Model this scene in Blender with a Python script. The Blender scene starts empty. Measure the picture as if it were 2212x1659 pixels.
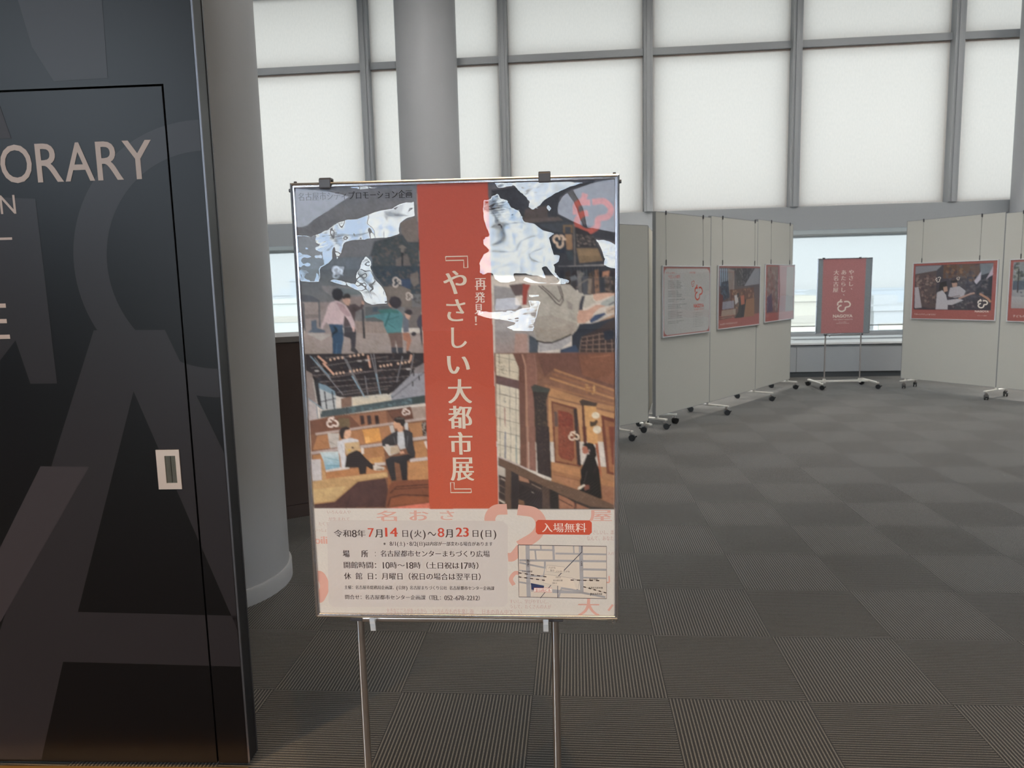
import bpy, bmesh, math, random
import numpy as np
from mathutils import Vector, Matrix
random.seed(7)
PI = math.pi
sc = bpy.context.scene
C = sc.collection

# ------------------------------------------------------------------ camera, sky, exposure
# world frame: x along the window wall, y towards it, z up; the 0.5 m carpet tiles are parallel to x and y
cam_d = bpy.data.cameras.new('camera'); cam = bpy.data.objects.new('camera', cam_d); C.objects.link(cam)
cam_d.sensor_width = 36.0; cam_d.lens = 1591.0 / 2212.0 * 36.0
cam_d.clip_start = .02; cam_d.clip_end = 6000
_f = Vector((-0.0853, 0.9881, -0.1283)).normalized()
_r = Vector((0.9963, 0.0828, -0.0247)); _r = (_r - _f * _r.dot(_f)).normalized(); _u = _r.cross(_f)
cam.matrix_world = Matrix(((_r.x, _u.x, -_f.x, 0), (_r.y, _u.y, -_f.y, 0), (_r.z, _u.z, -_f.z, 1.512), (0, 0, 0, 1)))
cam_d.dof.use_dof = True; cam_d.dof.focus_distance = 1.72; cam_d.dof.aperture_fstop = 11.0
sc.camera = cam
sc.view_settings.view_transform = 'Standard'; sc.view_settings.look = 'None'
sc.view_settings.gamma = 1.0; sc.view_settings.exposure = 0.0; sc.view_settings.use_curve_mapping = False
sc.cycles.max_bounces = 10; sc.cycles.transparent_max_bounces = 24; sc.cycles.diffuse_bounces = 5
sc.cycles.use_denoising = True

SKY_FRONT = 1.52      # hazy sky over the city beyond the window wall
SKY_BACK = 16.0       # bright side of the sky, behind the camera
wd = bpy.data.worlds.new('sky'); sc.world = wd; wd.use_nodes = True
nt = wd.node_tree; nt.nodes.clear()
def N(t, typ, **kw):
    n = t.nodes.new(typ)
    for k, v in kw.items(): setattr(n, k, v)
    return n
_tc = N(nt, 'ShaderNodeTexCoord'); _sp = N(nt, 'ShaderNodeSeparateXYZ'); nt.links.new(_tc.outputs['Generated'], _sp.inputs[0])
_my = N(nt, 'ShaderNodeMapRange'); _my.inputs[1].default_value = -.35; _my.inputs[2].default_value = .05
nt.links.new(_sp.outputs[1], _my.inputs[0])
_mz = N(nt, 'ShaderNodeMapRange'); _mz.inputs[1].default_value = -.02; _mz.inputs[2].default_value = .22
nt.links.new(_sp.outputs[2], _mz.inputs[0])
_cf = N(nt, 'ShaderNodeMix', data_type='RGBA'); _cf.inputs[6].default_value = (.93, .97, 1, 1); _cf.inputs[7].default_value = (.82, .92, 1, 1)
nt.links.new(_mz.outputs[0], _cf.inputs[0])
_nz = N(nt, 'ShaderNodeTexNoise'); _nz.inputs['Scale'].default_value = 7.0; _nz.inputs['Detail'].default_value = 3; _nz.inputs['Distortion'].default_value = .6
nt.links.new(_tc.outputs['Generated'], _nz.inputs['Vector'])
_cl = N(nt, 'ShaderNodeMix', data_type='RGBA'); _cl.inputs[6].default_value = (.52, .66, .88, 1); _cl.inputs[7].default_value = (1, .98, .95, 1)
_nr = N(nt, 'ShaderNodeMapRange'); _nr.inputs[1].default_value = .4; _nr.inputs[2].default_value = .62
nt.links.new(_nz.outputs[0], _nr.inputs[0]); nt.links.new(_nr.outputs[0], _cl.inputs[0])
_st = N(nt, 'ShaderNodeMapRange'); _st.inputs[3].default_value = SKY_BACK; _st.inputs[4].default_value = SKY_FRONT
nt.links.new(_my.outputs[0], _st.inputs[0])
_dn = N(nt, 'ShaderNodeMapRange'); _dn.inputs[1].default_value = -.06; _dn.inputs[2].default_value = 0; _dn.inputs[3].default_value = .35; _dn.inputs[4].default_value = 1
nt.links.new(_sp.outputs[2], _dn.inputs[0])
_ml = N(nt, 'ShaderNodeMath', operation='MULTIPLY'); nt.links.new(_st.outputs[0], _ml.inputs[0]); nt.links.new(_dn.outputs[0], _ml.inputs[1])
_cm = N(nt, 'ShaderNodeMix', data_type='RGBA')
nt.links.new(_my.outputs[0], _cm.inputs[0]); nt.links.new(_cl.outputs[2], _cm.inputs[6]); nt.links.new(_cf.outputs[2], _cm.inputs[7])
_bg = N(nt, 'ShaderNodeBackground'); nt.links.new(_cm.outputs[2], _bg.inputs[0]); nt.links.new(_ml.outputs[0], _bg.inputs[1])
_wo = N(nt, 'ShaderNodeOutputWorld'); nt.links.new(_bg.outputs[0], _wo.inputs[0])

HALL_FILL_SPOT_W = 1000.0  # added spots that brighten the hall's floor and boards
HALL_FILL_L = 31.0         # added ceiling panels that lift the light in the hall
WARM = (1.0, .66, .34)
DOWNLIGHT_W = 1000.0   # warm recessed downlights in the ceiling by the entrance

# ------------------------------------------------------------------ helpers
def lin(c):
    c = np.asarray(c, float) / 255.0
    return np.where(c <= .04045, c / 12.92, ((c + .055) / 1.055) ** 2.4)
MATS = {}
def mat(name, col, rough=.5, metal=0.0, spec=.5, var=.06, vscale=40.0, bump=0.0, bscale=200.0, srgb=True):
    if name in MATS: return MATS[name]
    m = bpy.data.materials.new(name); m.use_nodes = True; t = m.node_tree; b = t.nodes['Principled BSDF']
    c = lin(col) if srgb else np.array(col, float)
    tc = N(t, 'ShaderNodeTexCoord'); nz = N(t, 'ShaderNodeTexNoise'); nz.inputs['Scale'].default_value = vscale; nz.inputs['Detail'].default_value = 3
    t.links.new(tc.outputs['Object'], nz.inputs['Vector'])
    mx = N(t, 'ShaderNodeMix', data_type='RGBA')
    mx.inputs[6].default_value = (*[max(0, x * (1 - var)) for x in c], 1); mx.inputs[7].default_value = (*[min(1, x * (1 + var)) for x in c], 1)
    t.links.new(nz.outputs[0], mx.inputs[0]); t.links.new(mx.outputs[2], b.inputs['Base Color'])
    b.inputs['Roughness'].default_value = rough; b.inputs['Metallic'].default_value = metal; b.inputs['Specular IOR Level'].default_value = spec
    if bump:
        n2 = N(t, 'ShaderNodeTexNoise'); n2.inputs['Scale'].default_value = bscale; t.links.new(tc.outputs['Object'], n2.inputs['Vector'])
        bp = N(t, 'ShaderNodeBump'); bp.inputs['Strength'].default_value = bump; bp.inputs['Distance'].default_value = .002
        t.links.new(n2.outputs[0], bp.inputs['Height']); t.links.new(bp.outputs[0], b.inputs['Normal'])
    MATS[name] = m; return m

def link(o, parent=None):
    C.objects.link(o)
    if parent is not None: o.parent = parent
    return o
def obj(name, bm, mats, parent=None, smooth=False, kind=None):
    me = bpy.data.meshes.new(name)
    bmesh.ops.recalc_face_normals(bm, faces=bm.faces[:])
    bm.to_mesh(me); bm.free()
    for m in (mats if isinstance(mats, (list, tuple)) else [mats]): me.materials.append(m)
    if smooth:
        me.polygons.foreach_set('use_smooth', [True] * len(me.polygons))
        try: me.set_sharp_from_angle(angle=math.radians(35))
        except Exception: pass
    o = bpy.data.objects.new(name, me); link(o, parent)
    if kind: o['kind'] = kind
    return o
def tag(o, label, cat, group=None):
    o['label'] = label; o['category'] = cat
    if group: o['group'] = group
    return o
def thing(name, label, cat, loc=(0, 0, 0), rotz=0.0, group=None):
    o = bpy.data.objects.new(name, None); C.objects.link(o); o.empty_display_size = .1
    o.location = loc; o.rotation_euler = (0, 0, rotz)
    return tag(o, label, cat, group)
def struct(name, bm, m, parent=None, smooth=False): return obj(name, bm, m, parent, smooth, 'structure')
def plabel(o, s): o['label'] = s; return o

def NB(): return bmesh.new()
def add_box(bm, x0, x1, y0, y1, z0, z1, bev=0.0, mi=0, seg=2):
    vs = [bm.verts.new((x, y, z)) for x in (x0, x1) for y in (y0, y1) for z in (z0, z1)]
    fs = [bm.faces.new([vs[i] for i in q]) for q in ((0, 1, 3, 2), (4, 6, 7, 5), (0, 4, 5, 1), (2, 3, 7, 6), (0, 2, 6, 4), (1, 5, 7, 3))]
    for f in fs: f.material_index = mi
    if bev > 0:
        es = list({e for f in fs for e in f.edges})
        r = bmesh.ops.bevel(bm, geom=es, offset=bev, segments=seg, affect='EDGES', profile=.6)
        for f in r['faces']: f.material_index = mi
    return vs
def add_cyl(bm, p0, p1, r0, r1=None, n=20, mi=0, cap=True):
    p0 = Vector(p0); p1 = Vector(p1); r1 = r0 if r1 is None else r1
    d = (p1 - p0).normalized(); a = d.orthogonal().normalized(); b = d.cross(a)
    A = []; B = []
    for i in range(n):
        t = 2 * PI * i / n; w = a * math.cos(t) + b * math.sin(t)
        A.append(bm.verts.new(p0 + w * r0)); B.append(bm.verts.new(p1 + w * r1))
    for i in range(n):
        j = (i + 1) % n; bm.faces.new((A[i], A[j], B[j], B[i])).material_index = mi
    if cap:
        bm.faces.new(A[::-1]).material_index = mi; bm.faces.new(B).material_index = mi
def add_tube(bm, pts, r, n=10, mi=0):
    pts = [Vector(p) for p in pts]; rings = []
    for i, p in enumerate(pts):
        d = (pts[min(i + 1, len(pts) - 1)] - pts[max(i - 1, 0)]).normalized()
        a = d.cross(Vector((.3, .9, .2))).normalized(); b = d.cross(a)
        rings.append([bm.verts.new(p + (a * math.cos(2 * PI * k / n) + b * math.sin(2 * PI * k / n)) * r) for k in range(n)])
    for A, B in zip(rings, rings[1:]):
        for k in range(n): bm.faces.new((A[k], A[(k + 1) % n], B[(k + 1) % n], B[k])).material_index = mi
    bm.faces.new(rings[0][::-1]).material_index = mi; bm.faces.new(rings[-1]).material_index = mi
def add_lathe(bm, prof, n=48, c=(0, 0), mi=0):
    rings = [[bm.verts.new((c[0] + r * math.cos(2 * PI * k / n), c[1] + r * math.sin(2 * PI * k / n), z)) for k in range(n)] for r, z in prof]
    for A, B in zip(rings, rings[1:]):
        for k in range(n): bm.faces.new((A[k], A[(k + 1) % n], B[(k + 1) % n], B[k])).material_index = mi
    bm.faces.new(rings[0][::-1]).material_index = mi; bm.faces.new(rings[-1]).material_index = mi
def add_prism(bm, poly, y0, y1, mi=0):
    """poly in (x, z), extruded from y0 (front) to y1"""
    A = [bm.verts.new((x, y0, z)) for x, z in poly]; B = [bm.verts.new((x, y1, z)) for x, z in poly]
    bm.faces.new(A).material_index = mi; bm.faces.new(B[::-1]).material_index = mi
    for i in range(len(poly)):
        j = (i + 1) % len(poly); bm.faces.new((A[i], B[i], B[j], A[j])).material_index = mi
def cat_rom(P, k=8, closed=False):
    P = [np.array(p, float) for p in P]; out = []; n = len(P)
    rng = range(n) if closed else range(n - 1)
    for i in rng:
        p1, p2 = P[i], P[(i + 1) % n]
        p0 = P[i - 1] if (closed or i > 0) else 2 * p1 - p2
        p3 = P[(i + 2) % n] if (closed or i + 2 < n) else 2 * p2 - p1
        for t in np.linspace(0, 1, k, endpoint=False):
            out.append(.5 * ((2 * p1) + (p2 - p0) * t + (2 * p0 - 5 * p1 + 4 * p2 - p3) * t * t + (3 * p1 - p0 - 3 * p2 + p3) * t ** 3))
    if not closed: out.append(P[-1])
    return out

# glyphs: triangulated once per character from Blender's own fonts, then placed as flat print
_G = {}
def glyph(ch, off=0.0):
    k = (ch, off)
    if k in _G: return _G[k]
    cu = bpy.data.curves.new('t', 'FONT'); cu.body = ch; cu.size = 1.0; cu.resolution_u = 4; cu.offset = off
    o = bpy.data.objects.new('t', cu); C.objects.link(o)
    bpy.context.view_layer.update()
    me = bpy.data.meshes.new_from_object(o.evaluated_get(bpy.context.evaluated_depsgraph_get()))
    V = np.array([v.co[:2] for v in me.vertices]) if len(me.vertices) else np.zeros((0, 2))
    F = [tuple(p.vertices) for p in me.polygons]
    bpy.data.objects.remove(o); bpy.data.curves.remove(cu); bpy.data.meshes.remove(me)
    _G[k] = (V, F); return _G[k]
SERIF = [-.024, 0, .024]
def put(bm, V, F, mi, fn, lift=0.0):
    vs = [bm.verts.new(fn(x, y)) for x, y in V]
    for v in vs: v.co.y -= lift
    for f in F:
        try: bm.faces.new([vs[i] for i in f]).material_index = mi
        except ValueError: pass
def text_line(bm, s, x0, x1, y0, y1, fn, mi=0, serif=True, full=True, off=None):
    """s set as cells of equal width (half width for latin) stretched into x0..x1 / y0..y1; fn maps print coords to 3D"""
    def wd(ch): return .55 if (ord(ch) < 0x250 and full) else 1.0
    tot = sum(wd(c) for c in s); cw = (x1 - x0) / tot; hh = y1 - y0
    x = x0
    for ch in s:
        w = wd(ch) * cw
        if ch not in ' \u3000':
            o = (-.010 if serif else 0.0) if off is None else off
            V, F = glyph(ch, o)
            if len(V):
                if ord(ch) < 0x250 and full:
                    sx = hh / .76; W = V[:, 0].max() - V[:, 0].min(); sx2 = min(sx, w * .92 / max(W, 1e-6)); cx = (V[:, 0].max() + V[:, 0].min()) / 2
                    base = [((vx - cx) * sx2 + x + w / 2, (vy - .36) * sx + (y0 + y1) / 2) for vx, vy in V]
                else:
                    base = [((vx - .5) * min(cw, hh * 1.25) + x + w / 2, (vy - .38) * hh + (y0 + y1) / 2) for vx, vy in V]
                em = min(cw, hh * 1.25)
                for q, dx in enumerate(SERIF if serif else [0]):
                    put(bm, [(a + dx * em, b) for a, b in base], F, mi, fn, q * 4e-5)
        x += w
def text_box(bm, s, x0, x1, y0, y1, fn, mi=0, off=0.0, serif=False, rot=0):
    """one string, its outline stretched exactly into the box"""
    V, F = glyph(s, off)
    if not len(V): return
    V = V.copy()
    if rot: V = np.stack([V[:, 1], -V[:, 0]], 1)
    a, b = V.min(0), V.max(0); V = (V - a) / np.maximum(b - a, 1e-6)
    dxs = [-.034, -.012, .012, .034] if serif else [0]
    for q, d in enumerate(dxs):
        put(bm, [(x0 + (vx * .932 + .034 + d if serif else vx) * (x1 - x0), y0 + vy * (y1 - y0)) for vx, vy in V], F, mi, fn, q * 4e-5)
def add_poly(bm, pts, fn, mi=0):
    bm.faces.new([bm.verts.new(fn(*p)) for p in pts]).material_index = mi
def add_ribbon(bm, pts, w, fn, mi=0, smooth=True, k=8):
    P = cat_rom(pts, k) if smooth else [np.array(p, float) for p in pts]
    L = []; R = []
    for i, p in enumerate(P):
        d = P[min(i + 1, len(P) - 1)] - P[max(i - 1, 0)]; d = d / max(np.linalg.norm(d), 1e-9); n = np.array([-d[1], d[0]]) * w / 2
        L.append(bm.verts.new(fn(*(p + n)))); R.append(bm.verts.new(fn(*(p - n))))
    for i in range(len(P) - 1): bm.faces.new((L[i], R[i], R[i + 1], L[i + 1])).material_index = mi
# the ribbon emblem of the campaign: an open double loop with a small sprout, unit box 0..1
EMBLEM = [[(.02, .50), (.02, .68), (.10, .78), (.38, .79)], [(.27, 1.0), (.23, .88), (.14, .81)],
          [(.50, .80), (.80, .80), (.98, .60), (.90, .40), (.64, .33), (.60, .13), (.36, 0.0), (.12, .10), (.05, .30), (.17, .46), (.32, .50)]]
def add_emblem(bm, cx, cy, s, fn, mi=0, w=.10, ang=0.0):
    ca, sa = math.cos(ang), math.sin(ang)
    for st in EMBLEM:
        pts = [((px - .5) * s * 1.05, (py - .5) * s) for px, py in st]
        add_ribbon(bm, [(cx + a * ca - b * sa, cy + a * sa + b * ca) for a, b in pts], w * s, fn, mi)

# ------------------------------------------------------------------ materials
M = {}
M['white'] = mat('painted_white', (196, 196, 194), .6, var=.02)
M['ceil'] = mat('ceiling_board', (176, 176, 174), .85, var=.03)
M['wall'] = mat('wall_paint', (150, 150, 148), .8, var=.03)
M['backwall'] = mat('dark_wall_paint', (60, 60, 62), .7, var=.05)
M['alu'] = mat('grey_aluminium', (156, 159, 162), .45, .0, .5, .03)
M['column'] = mat('column_paint', (165, 166, 169), .55, var=.02, bump=.05)
M['black'] = mat('black_laminate', (9, 7, 8), .34, 0, .2, .05, 3)
M['glyphdark'] = mat('frosted_grey_film', (34, 30, 32), .36, 0, .24, .04, 3)
M['glyphlight'] = mat('frosted_grey_film_double', (48, 42, 44), .42, 0, .22, .04, 3)
M['beige'] = mat('beige_vinyl', (164, 144, 134), .5, var=.03)
M['handle'] = mat('satin_nickel', (190, 172, 160), .38, .55, .5, .04)
M['recess'] = mat('recess_steel', (120, 120, 112), .2, .9, .5, .05)
M['edge'] = mat('edge_metal', (92, 91, 95), .38, .8, .5, .03)
M['edgeb'] = mat('edge_black', (16, 17, 22), .3, 0, .5)
M['brass'] = mat('brass_track', (170, 128, 70), .35, .7)
M['brown'] = mat('brown_veneer', (74, 60, 55), .5, 0, .4, .12, 8)
M['ctop'] = mat('counter_top', (128, 124, 124), .4)
M['chrome'] = mat('polished_aluminium', (205, 205, 210), .2, 1.0, .5, .02)
M['brushed'] = mat('brushed_aluminium', (165, 156, 150), .28, .95, .5, .05)
M['dplast'] = mat('dark_plastic', (72, 68, 70), .4)
M['blackpl'] = mat('black_plastic', (14, 14, 17), .4)
M['panel'] = mat('panel_white', (182, 181, 174), .7, var=.02, bump=.08, bscale=400)
M['panelq'] = mat('panel_cream', (205, 200, 188), .7, var=.02)
M['seam'] = mat('panel_edge_alu', (130, 132, 134), .45, .3)
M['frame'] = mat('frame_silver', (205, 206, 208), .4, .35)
M['legw'] = mat('leg_white', (205, 203, 196), .45)
M['wire'] = mat('wire_steel', (80, 80, 84), .4, .8)
M['backing'] = mat('grey_backing', (128, 136, 140), .6)
M['rubber'] = mat('dark_kick', (62, 66, 70), .6)
M['top'] = mat('sill_top', (210, 212, 212), .5, var=.02)

def carpet():
    m = bpy.data.materials.new('carpet_tile'); m.use_nodes = True; t = m.node_tree; b = t.nodes['Principled BSDF']
    L = t.links.new
    geo = N(t, 'ShaderNodeNewGeometry'); sp = N(t, 'ShaderNodeSeparateXYZ'); L(geo.outputs['Position'], sp.inputs[0])
    def M_(op, a, b_=None, c=None):
        n = N(t, 'ShaderNodeMath', operation=op)
        for i, v in enumerate((a, b_, c)):
            if v is None: continue
            if isinstance(v, (int, float)): n.inputs[i].default_value = v
            else: L(v, n.inputs[i])
        return n.outputs[0]
    u = M_('DIVIDE', M_('ADD', sp.outputs[0], 1.1733 + 50), .5); v = M_('DIVIDE', M_('SUBTRACT', sp.outputs[1], 2.5812 - 50), .5)
    fu = M_('FLOOR', u); fv = M_('FLOOR', v)
    par = M_('MODULO', M_('ADD', fu, fv), 2.0)                     # 0: ribs run along y, 1: ribs run along x
    ru = M_('FRACT', M_('MULTIPLY', u, 40.0)); rv = M_('FRACT', M_('MULTIPLY', v, 40.0))
    rib = N(t, 'ShaderNodeMix'); L(par, rib.inputs[0]); L(ru, rib.inputs[2]); L(rv, rib.inputs[3])
    # yarn noise, drawn out along the rib
    def yarn(sx, sy):
        cb = N(t, 'ShaderNodeCombineXYZ'); L(M_('MULTIPLY', sp.outputs[0], sx), cb.inputs[0]); L(M_('MULTIPLY', sp.outputs[1], sy), cb.inputs[1])
        nz = N(t, 'ShaderNodeTexNoise'); nz.inputs['Scale'].default_value = 1.0; nz.inputs['Detail'].default_value = 2; L(cb.outputs[0], nz.inputs['Vector']); return nz.outputs[0]
    yn = N(t, 'ShaderNodeMix'); L(par, yn.inputs[0]); L(yarn(420, 130), yn.inputs[2]); L(yarn(130, 420), yn.inputs[3])
    tri = M_('ABSOLUTE', M_('SUBTRACT', rib.outputs[0], .5))       # 0 at the rib's crest
    crest = N(t, 'ShaderNodeMapRange'); crest.interpolation_type = 'SMOOTHSTEP'
    for i, val in ((1, .10), (2, .26), (3, 1.0), (4, 0.0)): crest.inputs[i].default_value = val
    L(tri, crest.inputs[0])
    # ribs along x: the light's direction is painted as a weaker pale yarn
    wk = M_('SUBTRACT', 1.0, M_('MULTIPLY', par, .25))
    f = M_('MULTIPLY', crest.outputs[0], wk)
    f = M_('MULTIPLY', f, M_('ADD', .45, M_('MULTIPLY', yn.outputs[0], 1.0)))
    col = N(t, 'ShaderNodeMix', data_type='RGBA'); col.inputs[6].default_value = (.019, .0175, .016, 1); col.inputs[7].default_value = (.160, .146, .128, 1)
    L(f, col.inputs[0])
    nv = N(t, 'ShaderNodeTexNoise'); nv.inputs['Scale'].default_value = 420; nv.inputs['Detail'].default_value = 3; L(geo.outputs['Position'], nv.inputs['Vector'])
    mul = N(t, 'ShaderNodeMix', data_type='RGBA', blend_type='MULTIPLY'); mul.inputs[0].default_value = 1
    sc_ = N(t, 'ShaderNodeMapRange'); sc_.inputs[1].default_value = .28; sc_.inputs[2].default_value = .72; sc_.inputs[3].default_value = .25; sc_.inputs[4].default_value = 1.75; L(nv.outputs[0], sc_.inputs[0])
    L(col.outputs[2], mul.inputs[6]); L(sc_.outputs[0], mul.inputs[7])
    # thin dark joint between tiles
    ju = M_('ABSOLUTE', M_('SUBTRACT', M_('FRACT', u), .5)); jv = M_('ABSOLUTE', M_('SUBTRACT', M_('FRACT', v), .5))
    jt = M_('GREATER_THAN', M_('MAXIMUM', ju, jv), .4965)
    jm = N(t, 'ShaderNodeMix', data_type='RGBA'); jm.inputs[7].default_value = (.018, .017, .016, 1); L(M_('MULTIPLY', jt, .8), jm.inputs[0]); L(mul.outputs[2], jm.inputs[6])
    L(jm.outputs[2], b.inputs['Base Color']); b.inputs['Roughness'].default_value = .88; b.inputs['Specular IOR Level'].default_value = .3
    b.inputs['Sheen Weight'].default_value = .35; b.inputs['Sheen Roughness'].default_value = .35
    bp = N(t, 'ShaderNodeBump'); bp.inputs['Strength'].default_value = .5; bp.inputs['Distance'].default_value = .003
    L(M_('ADD', crest.outputs[0], M_('MULTIPLY', nv.outputs[0], .5)), bp.inputs['Height']); L(bp.outputs[0], b.inputs['Normal'])
    return m
M['carpet'] = carpet()

def blind_mat(name, tr, col, trans):
    """woven roller blind: diffuse + translucent, and a share of open weave that lets the view through"""
    m = bpy.data.materials.new(name); m.use_nodes = True; t = m.node_tree; t.nodes.clear(); L = t.links.new
    tc = N(t, 'ShaderNodeTexCoord'); mp = N(t, 'ShaderNodeMapping'); mp.inputs['Scale'].default_value = (28, 1, 12); L(tc.outputs['Object'], mp.inputs[0])
    nz = N(t, 'ShaderNodeTexNoise'); nz.inputs['Scale'].default_value = 1.6; nz.inputs['Detail'].default_value = 3; L(mp.outputs[0], nz.inputs['Vector'])
    mr = N(t, 'ShaderNodeMapRange'); mr.inputs[3].default_value = .93; mr.inputs[4].default_value = 1.05; L(nz.outputs[0], mr.inputs[0])
    cm = N(t, 'ShaderNodeMix', data_type='RGBA', blend_type='MULTIPLY'); cm.inputs[0].default_value = 1; cm.inputs[6].default_value = (*col, 1); L(mr.outputs[0], cm.inputs[7])
    d = N(t, 'ShaderNodeBsdfDiffuse'); d.inputs[0].default_value = (.75, .74, .71, 1); r = N(t, 'ShaderNodeBsdfTranslucent'); L(cm.outputs[2], r.inputs[0])
    mx = N(t, 'ShaderNodeMixShader'); mx.inputs[0].default_value = tr; L(d.outputs[0], mx.inputs[1]); L(r.outputs[0], mx.inputs[2])
    out = N(t, 'ShaderNodeOutputMaterial')
    if trans > 0:
        tp = N(t, 'ShaderNodeBsdfTransparent'); tp.inputs[0].default_value = (1, 1, 1, 1); m2 = N(t, 'ShaderNodeMixShader'); m2.inputs[0].default_value = trans
        L(mx.outputs[0], m2.inputs[1]); L(tp.outputs[0], m2.inputs[2]); L(m2.outputs[0], out.inputs[0])
    else: L(mx.outputs[0], out.inputs[0])
    return m
M['blind'] = blind_mat('woven_blind', .90, (1.0, .875, .79), 0.0)
M['blindb'] = blind_mat('veil_blind', .8, (.90, .86, .90), 0.0)
M['sheer'] = blind_mat('sheer_screen', .55, (.62, .62, .60), .50)
def glass_mat(name, tint, ior):
    m = bpy.data.materials.new(name); m.use_nodes = True; t = m.node_tree; t.nodes.clear(); L = t.links.new
    g = N(t, 'ShaderNodeBsdfGlossy'); g.inputs['Roughness'].default_value = 0.01; tp = N(t, 'ShaderNodeBsdfTransparent'); tp.inputs[0].default_value = (*tint, 1)
    fr = N(t, 'ShaderNodeFresnel')
    gm = N(t, 'ShaderNodeNewGeometry'); mr = N(t, 'ShaderNodeMapRange'); mr.inputs[3].default_value = ior; mr.inputs[4].default_value = 1 / ior      # a thin sheet is the same from both sides
    L(gm.outputs['Backfacing'], mr.inputs[0]); L(mr.outputs[0], fr.inputs[0])
    mx = N(t, 'ShaderNodeMixShader'); out = N(t, 'ShaderNodeOutputMaterial')
    L(fr.outputs[0], mx.inputs[0]); L(tp.outputs[0], mx.inputs[1]); L(g.outputs[0], mx.inputs[2]); L(mx.outputs[0], out.inputs[0]); return m
M['glass'] = glass_mat('window_glass', (.95, .98, .98), 1.45)
M['film'] = glass_mat('clear_film', (1, 1, 1), 1.66)
M['filmfar'] = glass_mat('clear_sheet', (1, 1, 1), 1.5)

# ------------------------------------------------------------------ room shell
XL, XR, YB, YW, ZC = -9.0, 9.6, -7.0, 12.3, 6.5
b = NB(); add_box(b, XL - .2, XR + .2, YB - .2, 11.99, -.12, 0); struct('floor', b, M['carpet'])
b = NB(); add_box(b, XL - .2, XR + .2, YB - .2, 14.0, ZC, ZC + .2); struct('ceiling', b, M['ceil'])
b = NB(); add_box(b, XL - .2, XL, YB - .2, 13.6, 0, ZC); struct('wall_left', b, M['wall'])
b = NB(); add_box(b, XR, XR + .2, YB - .2, 13.6, 0, ZC); struct('wall_right', b, M['wall'])
# wall behind the camera: two window openings left and right of a dark pier, more to both sides
OPEN = [(-4.9, -2.75), (-2.62, -2.02), (-1.05, .12), (2.3, 6.6)]
OPEN2 = [(-8.7, -4.6)]
z0, z1, z2, z3 = .78, 2.75, 3.2, 6.1
b = NB()
add_box(b, XL, XR, YB - .2, YB, 0, z0); add_box(b, XL, XR, YB - .2, YB, z1, z2); add_box(b, XL, XR, YB - .2, YB, z3, ZC)
for OP, za, zb in ((OPEN, z0, z1), (OPEN2, z2, z3)):
    px = XL
    for a, c in OP + [(XR, None)]:
        add_box(b, px, a, YB - .2, YB, za, zb); px = c
struct('wall_back', b, M['backwall'])
for i, (a, c, za, zb) in enumerate([(*o, z0, z1) for o in OPEN] + [(*o, z2, z3) for o in OPEN2]):
    b = NB(); n = max(1, round((c - a) / 1.35))
    for k in range(n + 1):
        x = a + (c - a) * k / n; add_box(b, max(a, x - .03), min(c, x + .03), YB - .13, YB - .05, za, zb)
    add_box(b, a, c, YB - .13, YB - .05, za, za + .06); add_box(b, a, c, YB - .13, YB - .05, zb - .06, zb)
    wdw = struct('window_%d' % (10 + i), b, M['alu'])
    g = NB(); add_box(g, a, c, YB - .10, YB - .094, za, zb); struct('pane', g, M['glass'], wdw)
    if i == 1:  # narrow window and blind added to give the film its pale veil
        t = thing('roller_blind', 'unseen white roller blind added behind the camera for a pale veil in the film', 'blind', ((a + c) / 2, YB - .03, za))
        hw = (c - a) / 2; g = NB(); add_poly(g, [(-hw, .01), (hw, .01), (hw, zb - za), (-hw, zb - za)], lambda x, z: (x, 0, z)); obj('cloth', g, M['blindb'], t)
        g = NB(); add_box(g, -(c - a) / 2, (c - a) / 2, -.006, .008, -.004, .010); obj('bottom_rail', g, M['top'], t)
# recessed warm downlights (real fixtures in the low ceiling)
def emis(name, col, st):
    m = bpy.data.materials.new(name); m.use_nodes = True; t = m.node_tree; t.nodes.clear()
    e = N(t, 'ShaderNodeEmission'); e.inputs[0].default_value = (*col, 1); e.inputs[1].default_value = st
    o = N(t, 'ShaderNodeOutputMaterial'); t.links.new(e.outputs[0], o.inputs[0]); return m
M['lampw'] = emis('warm_lamp', WARM, 28.0)
DL = [(-3.3, -1.1), (-.6, -1.0), (.9, -1.3), (-1.6, -3.2), (1.2, -3.4)]
for i, (x, y) in enumerate(DL):
    t = thing('downlight', 'round warm recessed downlight in the ceiling', 'light', (x, y, ZC), 0, 'recessed downlights in the ceiling')
    b = NB(); add_lathe(b, [(.075, 0), (.095, 0), (.095, -.008), (.075, -.008)], 32); obj('trim_ring', b, M['white'], t, True)
    b = NB(); add_lathe(b, [(.0001, -.003), (.074, -.003), (.074, -.002), (.0001, -.002)], 32); obj('lens', b, M['lampw'], t)
    ld = bpy.data.lights.new('downlight_beam', 'SPOT'); ld.energy = DOWNLIGHT_W * (2.6 if i == 0 else 1.0); ld.color = WARM; ld.spot_size = math.radians(80); ld.spot_blend = .6; ld.shadow_soft_size = .06
    lo = bpy.data.objects.new('downlight_beam', ld); C.objects.link(lo); lo.parent = t; lo.location = (0, 0, -.02)

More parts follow.
